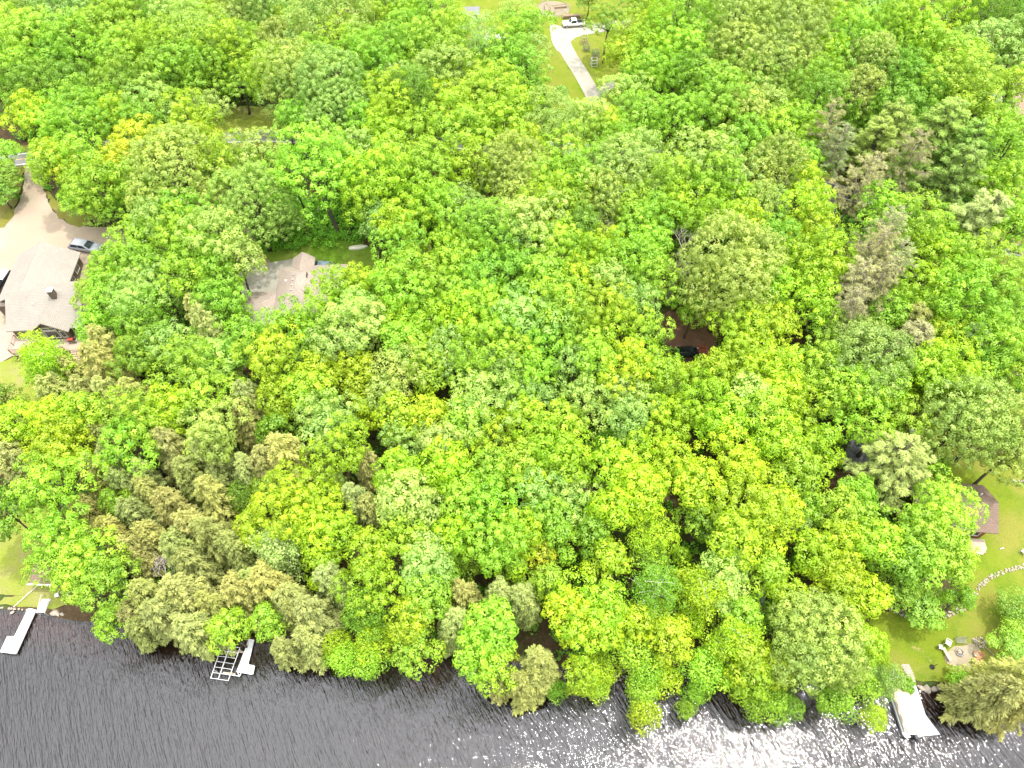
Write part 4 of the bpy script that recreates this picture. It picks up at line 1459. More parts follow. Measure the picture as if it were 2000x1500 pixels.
# ------------------------------------------------------------------ far yard
def far_yard():
    rr = random.Random(12)
    c = ground(1081, 17)
    t = thing('garden_border', 'rough ring of pale stones round the far vegetable garden', 'stone edging', c)
    m = MB()
    for k in range(46):
        a = 2 * math.pi * k / 46
        s = rr.uniform(0.16, 0.32)
        m.rock((4.1 * math.cos(a) * rr.uniform(.97, 1.03), 4.3 * math.sin(a) * rr.uniform(.97, 1.03), 0.15), (s, s * 0.8, s * 0.6), rr)
    m.build('stone_ring', M['stone_pale'], t)
    for (px, py, L_, W_, rz, lab) in ((1068, 18, 3.0, 0.9, 95, 'left wooden raised bed inside the stone-ringed garden'), (1079, 21, 3.2, 0.9, 88, 'middle wooden raised bed inside the stone-ringed garden'), (1094, 15, 3.2, 0.9, 10, 'crosswise wooden raised bed inside the stone-ringed garden')):
        p = ground(px, py)
        q = thing('raised_bed', lab, 'raised bed', p + Vector((0, 0, 0.1)), R(rz))
        m = MB()
        for s in (-1, 1):
            m.box((0, s * W_ / 2, 0.2), (L_, 0.07, 0.42))
            m.box((s * L_ / 2, 0, 0.2), (0.07, W_ - 0.07, 0.42))
        m.build('frame', M['wood'], q)
        m = MB()
        m.box((0, 0, 0.16), (L_ - 0.08, W_ - 0.08, 0.3))
        m.build('soil', M['bed'], q)
    for k, (px, py) in enumerate(((1057, 27), (1062, 30), (1070, 10), (1103, 28))):
        p = ground(px, py)
        m = MB()
        m.box((0, 0, 0.5), (0.1, 0.1, 1.1))
        m.box((0, 0, 1.06), (0.16, 0.16, 0.06))
        tag(m.build('garden_post', M['white_metal'], None, p), ('white garden post at the left rim of the stone-ringed garden', 'white garden post near the front rim of the stone-ringed garden', 'white garden post behind the left raised bed', 'white garden post at the right rim of the stone-ringed garden')[k], 'post', 'posts of the far garden')
    p = ground(1117, 35)
    t = thing('log_pile', 'long low pile of red-brown logs behind the white pickup truck', 'log pile', p, R(5))
    m = MB()
    for lay in range(3):
        for k in range(16 - lay):
            m.tube([(-2.3 + k * 0.29 + lay * 0.14, -0.5, 0.2 + lay * 0.25), (-2.3 + k * 0.29 + lay * 0.14, 0.5, 0.2 + lay * 0.25)], 0.13, 6)
    m.build('log', M['wood'], t)
    # cages round young fruit trees
    for (px, py, mat, s, lab) in ((1141, 84, 'wood_pale', 1.1, 'tan wooden plant cage nearest the white pickup truck'), (1145, 99, 'grey_metal', 1.0, 'grey wire plant cage just in front of the tan one'),
                                  (1163, 111, 'grey_metal', 1.0, 'grey wire plant cage standing right of the others'), (1160, 128, 'white_metal', 1.05, 'white-rimmed plant cage nearest the country road')):
        p = ground(px, py)
        t = thing('plant_cage', lab, 'plant cage', p + Vector((0, 0, 0.04)), R(6), 'cages round young plants on the far lawn')
        w, h = 0.62 * s, 1.5 * s
        m = MB()
        for x in (-w, w):
            for y in (-w, w):
                m.box((x, y, h / 2), (0.07, 0.07, h))
        for z in (h, h * 0.5, 0.1):
            for q in (-w, w):
                m.box((0, q, z), (2 * w - 0.07, 0.06, 0.07))
                m.box((q, 0, z), (0.06, 2 * w - 0.07, 0.07))
        m.build('frame', M[mat], t)
        m = MB()
        for k in range(1, 7):
            f = -w + 2 * w * k / 7
            for q in (-w, w):
                m.box((f, q, h / 2), (0.015, 0.015, h - 0.1))
                m.box((q, f, h / 2), (0.015, 0.015, h - 0.1))
        m.build('wire', M['grey_metal'], t)
        m = MB()
        m.tube([(0, 0, 0), (0.03, 0, h * 0.8)], [0.04, 0.015], 5)
        for k in range(60):
            a, r, z = rr.uniform(0, 6.28), 0.4 * math.sqrt(rr.random()), rr.uniform(0.25, 0.95) * h
            d = rr.uniform(0, 6.28)
            e = Vector((math.cos(d), math.sin(d), rr.uniform(-.3, .5))) * 0.09
            f2 = Vector((-math.sin(d), math.cos(d), 0.2)) * 0.06
            q = Vector((r * math.cos(a), r * math.sin(a), z))
            m.poly([q - e, q + f2, q + e, q - f2])
        m.build('sapling', M['sapling'], t)
M['sapling'] = plain('sapling_leaf', (0.16, 0.27, 0.04), rough=0.6, scale=3)
far_yard()

# ------------------------------------------------------------------ odd things by the shores and houses
def odds():
    p = ground(700, 484)
    t = thing('rowboat', 'pale upturned rowboat lying in the grass behind the tan-roofed house', 'boat', p + Vector((0, 0, 0.05)), R(9))
    m = MB()
    rings = []
    for k in range(11):
        v = k / 10
        w = 0.55 * math.sin(math.pi * min(1, 0.12 + v * 0.86)) ** 0.6
        hgt = 0.42 * (0.55 + 0.45 * math.sin(math.pi * (0.15 + 0.75 * v)))
        x = -1.7 + 3.4 * v
        rings.append([(x, -w, 0.0), (x, -w * 0.9, hgt * 0.6), (x, -w * 0.35, hgt), (x, w * 0.35, hgt), (x, w * 0.9, hgt * 0.6), (x, w, 0.0)])
    m.loft(rings)
    m.build('hull', M['trim'], t, smooth_=False)
    m = MB()
    m.box((0, 0, 0.42), (3.0, 0.05, 0.06))
    m.build('keel', M['wood_pale'], t)
    # white rail from the boathouse to the lake
    a, b = ground(80, 1143), ground(30, 1187)
    t = thing('rail_fence', 'thin white rail running down the lower lawn to the lake', 'rail', a)
    m = MB()
    m.tube([(0, 0, 0.5), tuple(b - a + Vector((0, 0, 0.4)))], 0.04, 5)
    m.build('rail', M['white_metal'], t)
    for k in range(6):
        q = (b - a) * (k / 5)
        z = height(a.x + q.x, a.y + q.y) - a.z
        m = MB()
        m.box((q.x, q.y, z + 0.24), (0.06, 0.06, 0.5))
        m.build('post', M['white_metal'], t)
    for k, (pa, pb) in enumerate((((87, 1165), (77, 1200)), ((101, 1172), (93, 1201)))):
        a, b = ground(*pa), at(*pb, 0.3)
        t = thing('handrail', ('white pipe handrail nearest the corner dock on the shore steps', 'white pipe handrail nearest the pale boulders on the shore steps')[k], 'handrail', a)
        m = MB()
        e = b - a
        m.tube([(0, 0, 0), (0, 0, 0.85), tuple(e + Vector((0, 0, 0.75))), tuple(e - Vector((0, 0, 0.6)))], 0.035, 6)
        m.build('pipe', M['white_metal'], t)
    a = ground(84, 1183)
    t = thing('shore_steps', 'pale concrete steps down the bank beside the corner dock', 'steps', a)
    for k in range(5):
        m = MB()
        z = height(a.x, a.y - k * 0.36 + 0.7) - a.z
        m.box((0.3 - k * 0.12, 0.7 - k * 0.36, z + 0.03), (1.3, 0.34, 0.22))
        m.build('step', M['slab'], t)
    p = ground(140, 1156)
    t = thing('picnic_table', 'weathered grey wooden table half hidden under the leaning lakeside tree', 'table', p, R(4))
    m = MB()
    for k in range(5):
        m.box((0, -0.36 + k * 0.18, 0.75), (1.9, 0.165, 0.05))
    m.build('tabletop', M['deck'], t)
    for s in (-1, 1):
        m = MB()
        m.box((0, s * 0.72, 0.45), (1.9, 0.26, 0.05))
        m.build('seat', M['deck'], t)
        m = MB()
        for y in (-1, 1):
            m.tube([(s * 0.7, y * 0.68, 0.02), (s * 0.7, y * 0.22, 0.72)], 0.05, 4)
        m.box((s * 0.7, 0, 0.4), (0.06, 1.5, 0.08))
        m.build('leg', M['wood'], t)
    p = ground(114, 1164)
    t = thing('garden_chair', 'white plastic chair under leaves between the boathouse and the lake', 'chair', p, R(200), 'white plastic garden chairs')
    m = MB()
    m.box((0, 0, 0.44), (0.55, 0.55, 0.05))
    m.build('seat', M['white_metal'], t, bevel=0.02)
    m = MB()
    m.loft([[(-0.3, -0.27, 0.46), (-0.26, -0.27, 0.46), (-0.26, 0.27, 0.46), (-0.3, 0.27, 0.46)], [(-0.45, -0.22, 0.95), (-0.41, -0.22, 0.95), (-0.41, 0.22, 0.95), (-0.45, 0.22, 0.95)]])
    m.build('backrest', M['white_metal'], t)
    for x in (-0.24, 0.24):
        for y in (-0.24, 0.24):
            m = MB()
            m.tube([(x, y, 0.44), (x * 1.2, y * 1.2, 0)], 0.03, 5)
            m.build('leg', M['white_metal'], t)
    # barrels and a mailbox-like white box near the gravel yard
    for (px, py, lab) in ((213, 411, 'white bucket in the brush beyond the row of pale stones'), (136, 404, 'white bucket at the edge of brush beside the gravel drive')):
        p = ground(px, py)
        m = MB()
        m.tube([(0, 0, 0), (0, 0, 0.45)], [0.22, 0.27], 12)
        m.tube([(-0.26, 0, 0.42), (-0.15, 0, 0.66), (0.15, 0, 0.66), (0.26, 0, 0.42)], 0.015, 4, cap=False)
        tag(m.build('bucket', M['white_metal'], None, p + Vector((0, 0, 0.08))), lab, 'bucket', 'white buckets')
    # fallen limbs and a brush pile
    rr = random.Random(31)
    for (px, py, up, n, ln, lab) in ((308, 1095, 5.0, 46, 2.6, 'bleached brush pile of bare grey branches among the olive conifers'), (1562, 622, 3.0, 50, 3.0, 'tangle of bare grey branches under the yellow-green tree'),
                                     (1205, 1322, 0.3, 14, 2.2, 'few bare drowned branches sticking out at the waterline')):
        p = ground(px, py, up)
        m = MB()
        for k in range(n):
            a = rr.uniform(0, 6.28)
            q = Vector((rr.gauss(0, 0.7), rr.gauss(0, 0.6), rr.uniform(0.1, 0.6) * (up if up > 1 else 1) + (up * 0.5 if up > 1 else 0)))
            d = Vector((math.cos(a), math.sin(a), rr.uniform(-0.15, 0.6))).normalized() * ln * rr.uniform(0.4, 1.1)
            m.tube([q, q + d * 0.5 + Vector((rr.gauss(0, .15), rr.gauss(0, .15), rr.gauss(0, .15))), q + d], [0.05, 0.035, 0.015], 4, cap=False)
        if up > 1:
            m.tube([(0, 0, 0), (0.1, 0.1, up * 1.1)], [0.16, 0.08], 6)
        tag(m.build('brush_pile', M['bark_grey'], None, p), lab, 'brush pile')
    # fallen white birch trunks over the water
    for nm, (pa, za, pb, zb, r, lab) in zip(('fallen_birch', 'birch_snag', 'forked_snag'), (((1655, 1370), 3.5, (1676, 1415), 0.3, 0.09, 'slim white fallen trunk arching down to the water left of the pontoon boat'),
                                     ((1390, 1268), 5.0, (1408, 1245), 7.5, 0.13, 'short leaning white birch snag among the shoreline trees'),
                                     ((1243, 1195), 9.0, (1258, 1172), 12.0, 0.12, 'forked white dead limb rising from the shoreline trees'))):
        a, b = at(*pa, za), at(*pb, zb)
        g = Vector((a.x, a.y, height(a.x, a.y)))
        m = MB()
        m.tube([(0, 0, 0), tuple(a - g)], r, 6)
        m.tube([tuple(a - g), tuple((a + b) / 2 - g + Vector((0, 0, 0.3))), tuple(b - g)], [r, r * 0.8, r * 0.5], 6)
        m.tube([tuple((a + b) / 2 - g), tuple((a + b) / 2 - g + Vector((0.7, 0.4, 0.5)))], [r * 0.6, r * 0.3], 5)
        tag(m.build(nm, M['bark_white'], None, g), lab, 'dead tree')
odds()

# ------------------------------------------------------------------ trees
# Leaves are small folded faces gathered in rosettes, rosettes on boughs, boughs round a trunk.
class Leaves:
    def __init__(s, seed):
        s.rng = np.random.default_rng(seed)
        s.C, s.Nn, s.L, s.W, s.T, s.D = [], [], [], [], [], []
    def add(s, C, Nn, L, W, T, D=None):
        n = len(C)
        s.C.append(C)
        s.Nn.append(Nn)
        s.L.append(np.broadcast_to(L, n))
        s.W.append(np.broadcast_to(W, n))
        s.T.append(np.broadcast_to(T, n))
        if D is None:
            D = s.rng.normal(size=(n, 3))
        s.D.append(D)
    def mesh(s, name, mat):
        C = np.concatenate(s.C)
        Nn = np.concatenate(s.Nn)
        D = np.concatenate(s.D)
        L = np.concatenate(s.L)[:, None]
        W = np.concatenate(s.W)[:, None]
        T = np.concatenate(s.T)
        Nn = Nn / (np.linalg.norm(Nn, axis=1, keepdims=True) + 1e-9)
        t = D - Nn * np.sum(D * Nn, axis=1, keepdims=True)
        t /= np.linalg.norm(t, axis=1, keepdims=True) + 1e-9
        b = np.cross(Nn, t)
        n = len(C)
        V = np.empty((n, 4, 3))
        V[:, 0] = C - t * L * 0.5
        V[:, 1] = C + b * W * 0.5 + Nn * W * 0.12
        V[:, 2] = C + t * L * 0.5
        V[:, 3] = C - b * W * 0.5 + Nn * W * 0.12
        me = bpy.data.meshes.new(name)
        me.vertices.add(n * 4)
        me.vertices.foreach_set('co', V.reshape(-1))
        me.loops.add(n * 4)
        me.loops.foreach_set('vertex_index', np.arange(n * 4, dtype=np.int32))
        me.polygons.add(n)
        me.polygons.foreach_set('loop_start', np.arange(0, n * 4, 4, dtype=np.int32))
        me.update()
        at_ = me.attributes.new('tint', 'FLOAT', 'FACE')
        at_.data.foreach_set('value', np.clip(T, 0, 1).astype(np.float32))
        me.materials.append(mat)
        me.validate()
        return me

def unit(v):
    return v / (np.linalg.norm(v, axis=-1, keepdims=True) + 1e-9)

def fib(n, rng, zmin=-1.0):
    k = np.arange(n) + 0.5
    z = 1 - (1 - zmin) * k / n
    a = k * 2.399963 + rng.uniform(0, 6.28)
    r = np.sqrt(np.maximum(0, 1 - z * z))
    return np.stack([r * np.cos(a), r * np.sin(a), z], 1)

def rosette(lv, c, nrm, r, n, size, base, asp=0.62, flat=0.75, jit=0.45, spread=0.09):
    """A tuft of leaves: a small dome that faces nrm."""
    rng = lv.rng
    d = unit(rng.normal(size=(n, 3)) + nrm * 0.9)
    rad = r * (0.55 + 0.5 * rng.random((n, 1)) ** 0.6)
    P = c + d * rad - nrm * np.sum(d * nrm, 1, keepdims=True) * rad * (1 - flat)
    Nn = unit(d + nrm * 0.4 + rng.normal(size=(n, 3)) * jit)
    lv.add(P, Nn, size * rng.uniform(0.75, 1.3, n), size * asp * rng.uniform(0.8, 1.25, n), base + 0.16 * (np.sum(d * nrm, 1) - 0.45) + rng.normal(0, spread, n))  # outward leaves paler: young growth plus skylight on the tips put into tint

def trunk_mesh(name, T, r, limbs, mat, rng, lean=0.03, twigs=()):
    mb = MB()
    pts, rad = [], []
    ph = rng.uniform(0, 6)
    for i in range(9):
        f = i / 8
        w = T * lean * math.sin(f * 3 + ph)
        pts.append((w, T * lean * 0.6 * math.sin(f * 4 + ph * 2), T * f))
        rad.append(max(0.02, r * (1.35 if i == 0 else 1) * (1 - f) ** 0.75 + 0.012))
    mb.tube(pts, rad, 7)
    for (a, b, ra) in limbs:
        a, b = Vector(a), Vector(b)
        m = a.lerp(b, 0.5) + Vector((0, 0, (b - a).length * 0.10))
        mb.tube([a, m, b], [ra, ra * 0.7, ra * 0.25], 5, cap=False)
    for (a, b, ra) in twigs:
        mb.tube([a, b], [ra, ra * 0.4], 3, cap=False)
    me = bpy.data.meshes.new(name)
    me.from_pydata(mb.v, [], mb.f)
    me.polygons.foreach_set('use_smooth', [True] * len(me.polygons))
    me.materials.append(mat)
    return me

class Proto:
    def __init__(s, crown, trunk, Rr, T, zc):
        s.crown, s.trunk, s.R, s.T, s.zc = crown, trunk, Rr, T, zc

def broad(seed, Rr, T, kind):
    """A broadleaf tree with a crown of radius Rr and height T."""
    lv = Leaves(seed)
    rng = lv.rng
    pr = random.Random(seed)
    Rv = min(T * 0.46, Rr * rng.uniform(0.95, 1.2))
    zc = T - Rv * 0.98
    ctr = np.array([0, 0, zc])
    if kind == 'oak':
        nl, lr, cr, ls, nleaf, spread_l, dens = int(26 * (Rr / 5) ** 0.8), 0.36, 0.54, 0.26, 40, (0.80, 1.02), 1.3
    elif kind == 'fine':
        nl, lr, cr, ls, nleaf, spread_l, dens = int(20 * (Rr / 5) ** 0.7), 0.40, 0.75, 0.22, 54, (0.6, 1.0), 2.3
    else:
        nl, lr, cr, ls, nleaf, spread_l, dens = int(15 * (Rr / 5) ** 0.9) + 3, 0.345, 0.66, 0.30, 50, (0.58, 1.10), 1.25
    dirs = fib(nl, rng, zmin=-0.55)
    dirs = unit(dirs + rng.normal(0, 0.2, dirs.shape))
    f = rng.uniform(*spread_l, nl)[:, None] * (1 - lr * 0.55)
    egg = 1 - 0.22 * np.clip(dirs[:, 2:3], 0, 1)            # a slightly pointed top
    lob = ctr + dirs * f * np.array([Rr, Rr, Rv]) * np.concatenate([egg, egg, np.ones_like(egg)], 1)
    lrad = Rr * lr * rng.uniform(0.65, 1.3, nl)
    lt = rng.normal(0.5, 0.08, nl)
    for i in range(nl):
        n = max(6, int(dens * (lrad[i] / cr) ** 2))
        d = fib(n, rng, zmin=-0.5)
        out = unit(lob[i] - ctr + np.array([0, 0, 0.35 * Rr]))
        d = unit(d + rng.normal(0, 0.10, d.shape) + out * 0.30)
        P = lob[i] + d * lrad[i] * rng.uniform(0.86, 1.1, (n, 1)) * np.array([1, 1, 0.85])
        # drop tufts buried in neighbouring boughs
        dist = np.linalg.norm(P[:, None, :] - lob[None], axis=2) / lrad[None]
        dist[:, i] = 9
        P_ok = dist.min(1) > 0.72
        for p, dd in zip(P[P_ok], d[P_ok]):
            if p[2] < T * 0.16:
                continue
            nn = unit(dd + np.array([0, 0, 0.75]) + (p - ctr) / Rr * 0.35)
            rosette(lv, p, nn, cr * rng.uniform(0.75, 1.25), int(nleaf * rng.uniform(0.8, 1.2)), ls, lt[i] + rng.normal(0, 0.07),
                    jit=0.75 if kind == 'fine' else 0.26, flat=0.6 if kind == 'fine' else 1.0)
    # thinner foliage inside the crown
    n = int(260 * (Rr / 5) ** 2)
    d = unit(rng.normal(size=(n, 3)))
    P = ctr + d * (rng.random((n, 1)) ** 0.5) * np.array([Rr, Rr, Rv]) * 0.62
    lv.add(P, unit(rng.normal(size=(n, 3)) + np.array([0, 0, 1.0])), 0.42, 0.3, 0.5 + rng.normal(0, 0.1, n))
    limbs = []
    for i in range(0, nl, 2):
        z0 = zc - Rv * rng.uniform(0.25, 0.8)
        limbs.append(((0, 0, max(T * 0.2, z0)), tuple(lob[i]), 0.05 * Rr ** 0.6))
    bark = M['bark_white'] if kind == 'birch' else M['bark']
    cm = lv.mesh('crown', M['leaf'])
    tm = trunk_mesh('trunk', T * 0.8, 0.045 * Rr + 0.06, limbs, bark, pr)
    return Proto(cm, tm, Rr, T, zc)

def birch(seed, Rr, T):
    """Light, airy crown: fine leaves along thin ascending limbs, pale trunk."""
    lv = Leaves(seed)
    rng = lv.rng
    pr = random.Random(seed)
    zc = T * 0.6
    limbs, twigs = [], []
    for k in range(30):
        f = k / 29
        z0 = T * (0.22 + 0.68 * f)
        a = k * 2.4 + rng.uniform(-0.4, 0.4)
        ln = Rr * (1.05 - 0.7 * abs(f - 0.25)) * rng.uniform(0.7, 1.1)
        tip = np.array([math.cos(a) * ln, math.sin(a) * ln, z0 + ln * rng.uniform(0.15, 0.6)])
        limbs.append(((0, 0, z0), tuple(tip), 0.06))
        for j in range(11):
            q = rng.uniform(0.3, 1.08)
            p = np.array([0, 0, z0]) * (1 - q) + tip * q + rng.normal(0, 0.45, 3)
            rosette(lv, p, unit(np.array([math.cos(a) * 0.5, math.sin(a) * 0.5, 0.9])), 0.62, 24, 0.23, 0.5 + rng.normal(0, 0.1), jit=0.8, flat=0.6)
    cm = lv.mesh('crown', M['leaf'])
    tm = trunk_mesh('trunk', T * 0.97, 0.035 * Rr + 0.07, limbs, M['bark_white'], pr, lean=0.05)
    return Proto(cm, tm, Rr, T, zc)

def conifer(seed, Rr, T, kind):
    """Whorls of boughs with flat sprays of needles: hemlock, spruce."""
    lv = Leaves(seed)
    rng = lv.rng
    pr = random.Random(seed)
    limbs = []
    tops = [(0, 0, T, 1.0)]
    if kind == 'hemlock':
        for k in range(int(rng.integers(1, 3))):
            a = rng.uniform(0, 6.28)
            tops.append((math.cos(a) * Rr * 0.45, math.sin(a) * Rr * 0.45, T * rng.uniform(0.78, 0.92), rng.uniform(0.55, 0.75)))
    for (tx, ty, tz, k) in tops:
        nb = int((95 if kind == 'hemlock' else 110) * k)
        for i in range(nb):
            f = (i + rng.random()) / nb
            z = tz * (0.16 + 0.83 * f)
            prof = (1 - f) ** 0.62 if kind == 'hemlock' else (1 - f) ** 0.9
            ln = Rr * k * (0.10 + 0.95 * prof) * rng.uniform(0.70, 1.15)
            a = i * 2.399 + rng.uniform(-0.5, 0.5)
            h = np.array([math.cos(a), math.sin(a), 0])
            droop = rng.uniform(0.10, 0.32) if kind == 'hemlock' else rng.uniform(0.05, 0.2)
            rise = 0.22 * f + 0.1
            base = np.array([tx, ty, z])
            side = np.array([-h[1], h[0], 0])
            n = int((26 if kind == 'hemlock' else 22) * max(ln, 0.5) * 1.15)
            q = np.sqrt(rng.random(n)) * 0.94 + 0.08
            mid = base + h * (q * ln)[:, None] + np.array([0, 0, 1.0]) * (rise * ln * q - droop * ln * q * q * 1.6)[:, None]
            wide = 0.36 * ln * (1.05 - q) + 0.16
            off = rng.uniform(-1, 1, n)
            P = mid + side * (off * wide)[:, None] + np.stack([0 * q, 0 * q, -0.12 * np.abs(off) + rng.normal(0, 0.10, n)], 1)
            D = h * 0.8 + side * (off * 0.9)[:, None] + np.stack([0 * q, 0 * q, -0.35 + rng.normal(0, 0.35, n)], 1)
            Nn = unit(np.array([0, 0, 1.0]) + h * 0.4 + rng.normal(0, 0.42, (n, 3)))
            bt = 0.5 + rng.normal(0, 0.13)
            lv.add(P, Nn, rng.uniform(0.32, 0.62, n), rng.uniform(0.11, 0.2, n), bt + rng.normal(0, 0.12, n), D)
            if i % 3 == 0:
                e = base + h * ln * 0.8 + np.array([0, 0, rise * ln * 0.8 - droop * ln])
                limbs.append((tuple(base), tuple(e), 0.035))
        n = 40
        lv.add(np.array([tx, ty, tz - 0.25]) + rng.normal(0, 0.16, (n, 3)), rng.normal(size=(n, 3)), 0.4, 0.12, 0.6, np.array([0, 0, 1.0]) + rng.normal(0, 0.4, (n, 3)))
    cm = lv.mesh('crown', M['needle'])
    tm = trunk_mesh('trunk', T * 0.97, 0.04 * Rr + 0.09, limbs, M['bark'], pr, lean=0.01)
    return Proto(cm, tm, Rr, T, T * 0.58)

def pine(seed, Rr, T, kind):
    """White pine: long level boughs that end in plumes. Thin pine: the same, sparse and twiggy."""
    lv = Leaves(seed)
    rng = lv.rng
    pr = random.Random(seed)
    limbs, twigs = [], []
    thin = kind == 'thin'
    nb = 46 if not thin else 40
    for i in range(nb):
        f = (i + rng.random() * 0.6) / nb
        z = T * ((0.34 if not thin else 0.45) + (0.64 if not thin else 0.53) * f)
        prof = (1 - f) ** 0.6
        ln = Rr * (0.16 + 0.9 * prof) * rng.uniform(0.72, 1.12)
        a = i * 2.399 + rng.uniform(-0.35, 0.35)
        h = np.array([math.cos(a), math.sin(a), 0])
        side = np.array([-h[1], h[0], 0])
        base = np.array([0, 0, z])
        tip = base + h * ln + np.array([0, 0, ln * rng.uniform(0.02, 0.35)])
        limbs.append((tuple(base), tuple(tip), 0.055 if not thin else 0.05))
        nt_ = int((14 if not thin else 8) * ln / 2.2) + 4
        for j in range(nt_):
            q = rng.uniform(0.22, 1.0)
            w = (0.24 if not thin else 0.30) * ln * (1.1 - q) + 0.12
            o = rng.uniform(-1, 1) * w
            p = base * (1 - q) + tip * q + side * o + np.array([0, 0, 0.12 * ln * q * (1 - q)])
            twigs.append((tuple(base * (1 - q * 0.75) + tip * q * 0.75), tuple(p), 0.028))
            if thin and rng.random() < 0.35:
                e = p + h * rng.uniform(0.2, 0.7) + rng.normal(0, 0.35, 3)
                twigs.append((tuple(p), tuple(e), 0.02))
                continue
            n = int(26 if not thin else 17)
            d = unit(h * 1.1 + side * np.sign(o) * 0.45 + np.array([0, 0, 0.2]) + rng.normal(0, 0.42 if not thin else 0.6, (n, 3)))
            ll = rng.uniform(0.45, 0.85, n) if not thin else rng.uniform(0.38, 0.62, n)
            lv.add(p + d * (ll * 0.5)[:, None], unit(np.array([0, 0, 1.0]) + rng.normal(0, 0.5, (n, 3))), ll, 0.10 if not thin else 0.075, 0.5 + rng.normal(0, 0.1) + rng.normal(0, 0.12, n), d)
    cm = lv.mesh('crown', M['needle'])
    tm = trunk_mesh('trunk', T * 0.99, 0.03 * Rr + 0.1, limbs, M['twig'] if thin else M['bark'], pr, lean=0.012, twigs=twigs)
    return Proto(cm, tm, Rr, T, T * (0.66 if not thin else 0.72))

def dead(seed, Rr, T):
    """A bare tree: limbs that fork into a haze of grey twigs."""
    pr = random.Random(seed)
    mb = MB()
    def grow(p, d, ln, r, lvl):
        e = p + d * ln
        m = p.lerp(e, 0.5) + Vector((pr.uniform(-1, 1), pr.uniform(-1, 1), pr.uniform(-1, 1))) * ln * 0.06
        mb.tube([p, m, e], [r, r * 0.85, r * 0.62], 5 if lvl < 2 else 3, cap=False)
        if lvl >= 5:
            return
        n = 3 if lvl < 2 else pr.choice((2, 3, 3))
        for k in range(n):
            nd = (d + Vector((pr.uniform(-1, 1), pr.uniform(-1, 1), pr.uniform(-0.45, 0.8))) * (0.62 + 0.1 * lvl)).normalized()
            grow(p.lerp(e, pr.uniform(0.55, 1.0)), nd, ln * pr.uniform(0.6, 0.85), max(0.028, r * 0.62), lvl + 1)
    grow(Vector((0, 0, 0)), Vector((0.03, 0.02, 1)).normalized(), T * 0.36, 0.24, 0)
    k = max(math.hypot(v[0], v[1]) for v in mb.v)
    kz = T / max(v[2] for v in mb.v)
    mb.v = [(v[0] * Rr / k if v[2] > T * 0.2 else v[0], v[1] * Rr / k if v[2] > T * 0.2 else v[1], v[2] * kz) for v in mb.v]
    me = bpy.data.meshes.new('limbs')
    me.from_pydata(mb.v, [], mb.f)
    me.materials.append(M['bark_grey'])
    return Proto(None, me, Rr, T, T * 0.7)

def shrub(seed, Rr, T):
    lv = Leaves(seed)
    rng = lv.rng
    pr = random.Random(seed)
    n = 60
    d = fib(n, rng, zmin=-0.3)
    d = unit(d + rng.normal(0, 0.25, d.shape))
    for dd in d:
        p = np.array([0, 0, T * 0.45]) + dd * rng.uniform(0.65, 1.0) * np.array([Rr, Rr, T * 0.55])
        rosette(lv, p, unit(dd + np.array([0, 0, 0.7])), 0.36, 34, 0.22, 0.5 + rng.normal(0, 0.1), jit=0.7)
    limbs = [((0, 0, 0.1), tuple(np.array([0, 0, T * 0.4]) + dd * np.array([Rr, Rr, T * 0.5]) * 0.8), 0.03) for dd in d[::5]]
    return Proto(lv.mesh('crown', M['leaf']), trunk_mesh('trunk', T * 0.7, 0.06, limbs, M['bark'], pr), Rr, T, T * 0.5)

PRO = {
    'maple': [broad(100 + i, Rr, T, 'maple') for i, (Rr, T) in enumerate([(2.6, 11), (2.9, 13), (4.2, 15), (4.4, 16.5), (4.6, 15), (4.4, 17), (5.8, 18), (6.2, 19), (6.0, 17)])],
    'oak': [broad(200 + i, Rr, T, 'oak') for i, (Rr, T) in enumerate([(3.6, 14), (4.6, 16), (4.8, 16), (6.4, 18), (6.6, 18)])],
    'fine': [broad(300 + i, Rr, T, 'fine') for i, (Rr, T) in enumerate([(2.2, 8), (3.6, 13), (4.8, 16), (5.2, 16)])],
    'birch': [birch(400 + i, Rr, T) for i, (Rr, T) in enumerate([(2.6, 11), (4.0, 16), (4.6, 17)])],
    'hemlock': [conifer(500 + i, Rr, T, 'hemlock') for i, (Rr, T) in enumerate([(2.2, 11), (2.6, 12.5), (3.5, 15), (3.7, 16), (4.6, 17)])],
    'spruce': [conifer(600, 2.0, 10, 'spruce'), conifer(601, 2.4, 11, 'spruce')],
    'pine': [pine(700 + i, Rr, T, 'pine') for i, (Rr, T) in enumerate([(3.4, 15), (4.6, 17), (6.2, 18)])],
    'thin': [pine(800 + i, Rr, T, 'thin') for i, (Rr, T) in enumerate([(3.2, 17), (4.4, 20), (4.6, 19)])],
    'dead': [dead(900, 3.2, 14), dead(901, 3.4, 11)],
    'shrub': [shrub(950, 1.5, 2.2), shrub(951, 1.3, 2.4)],
}

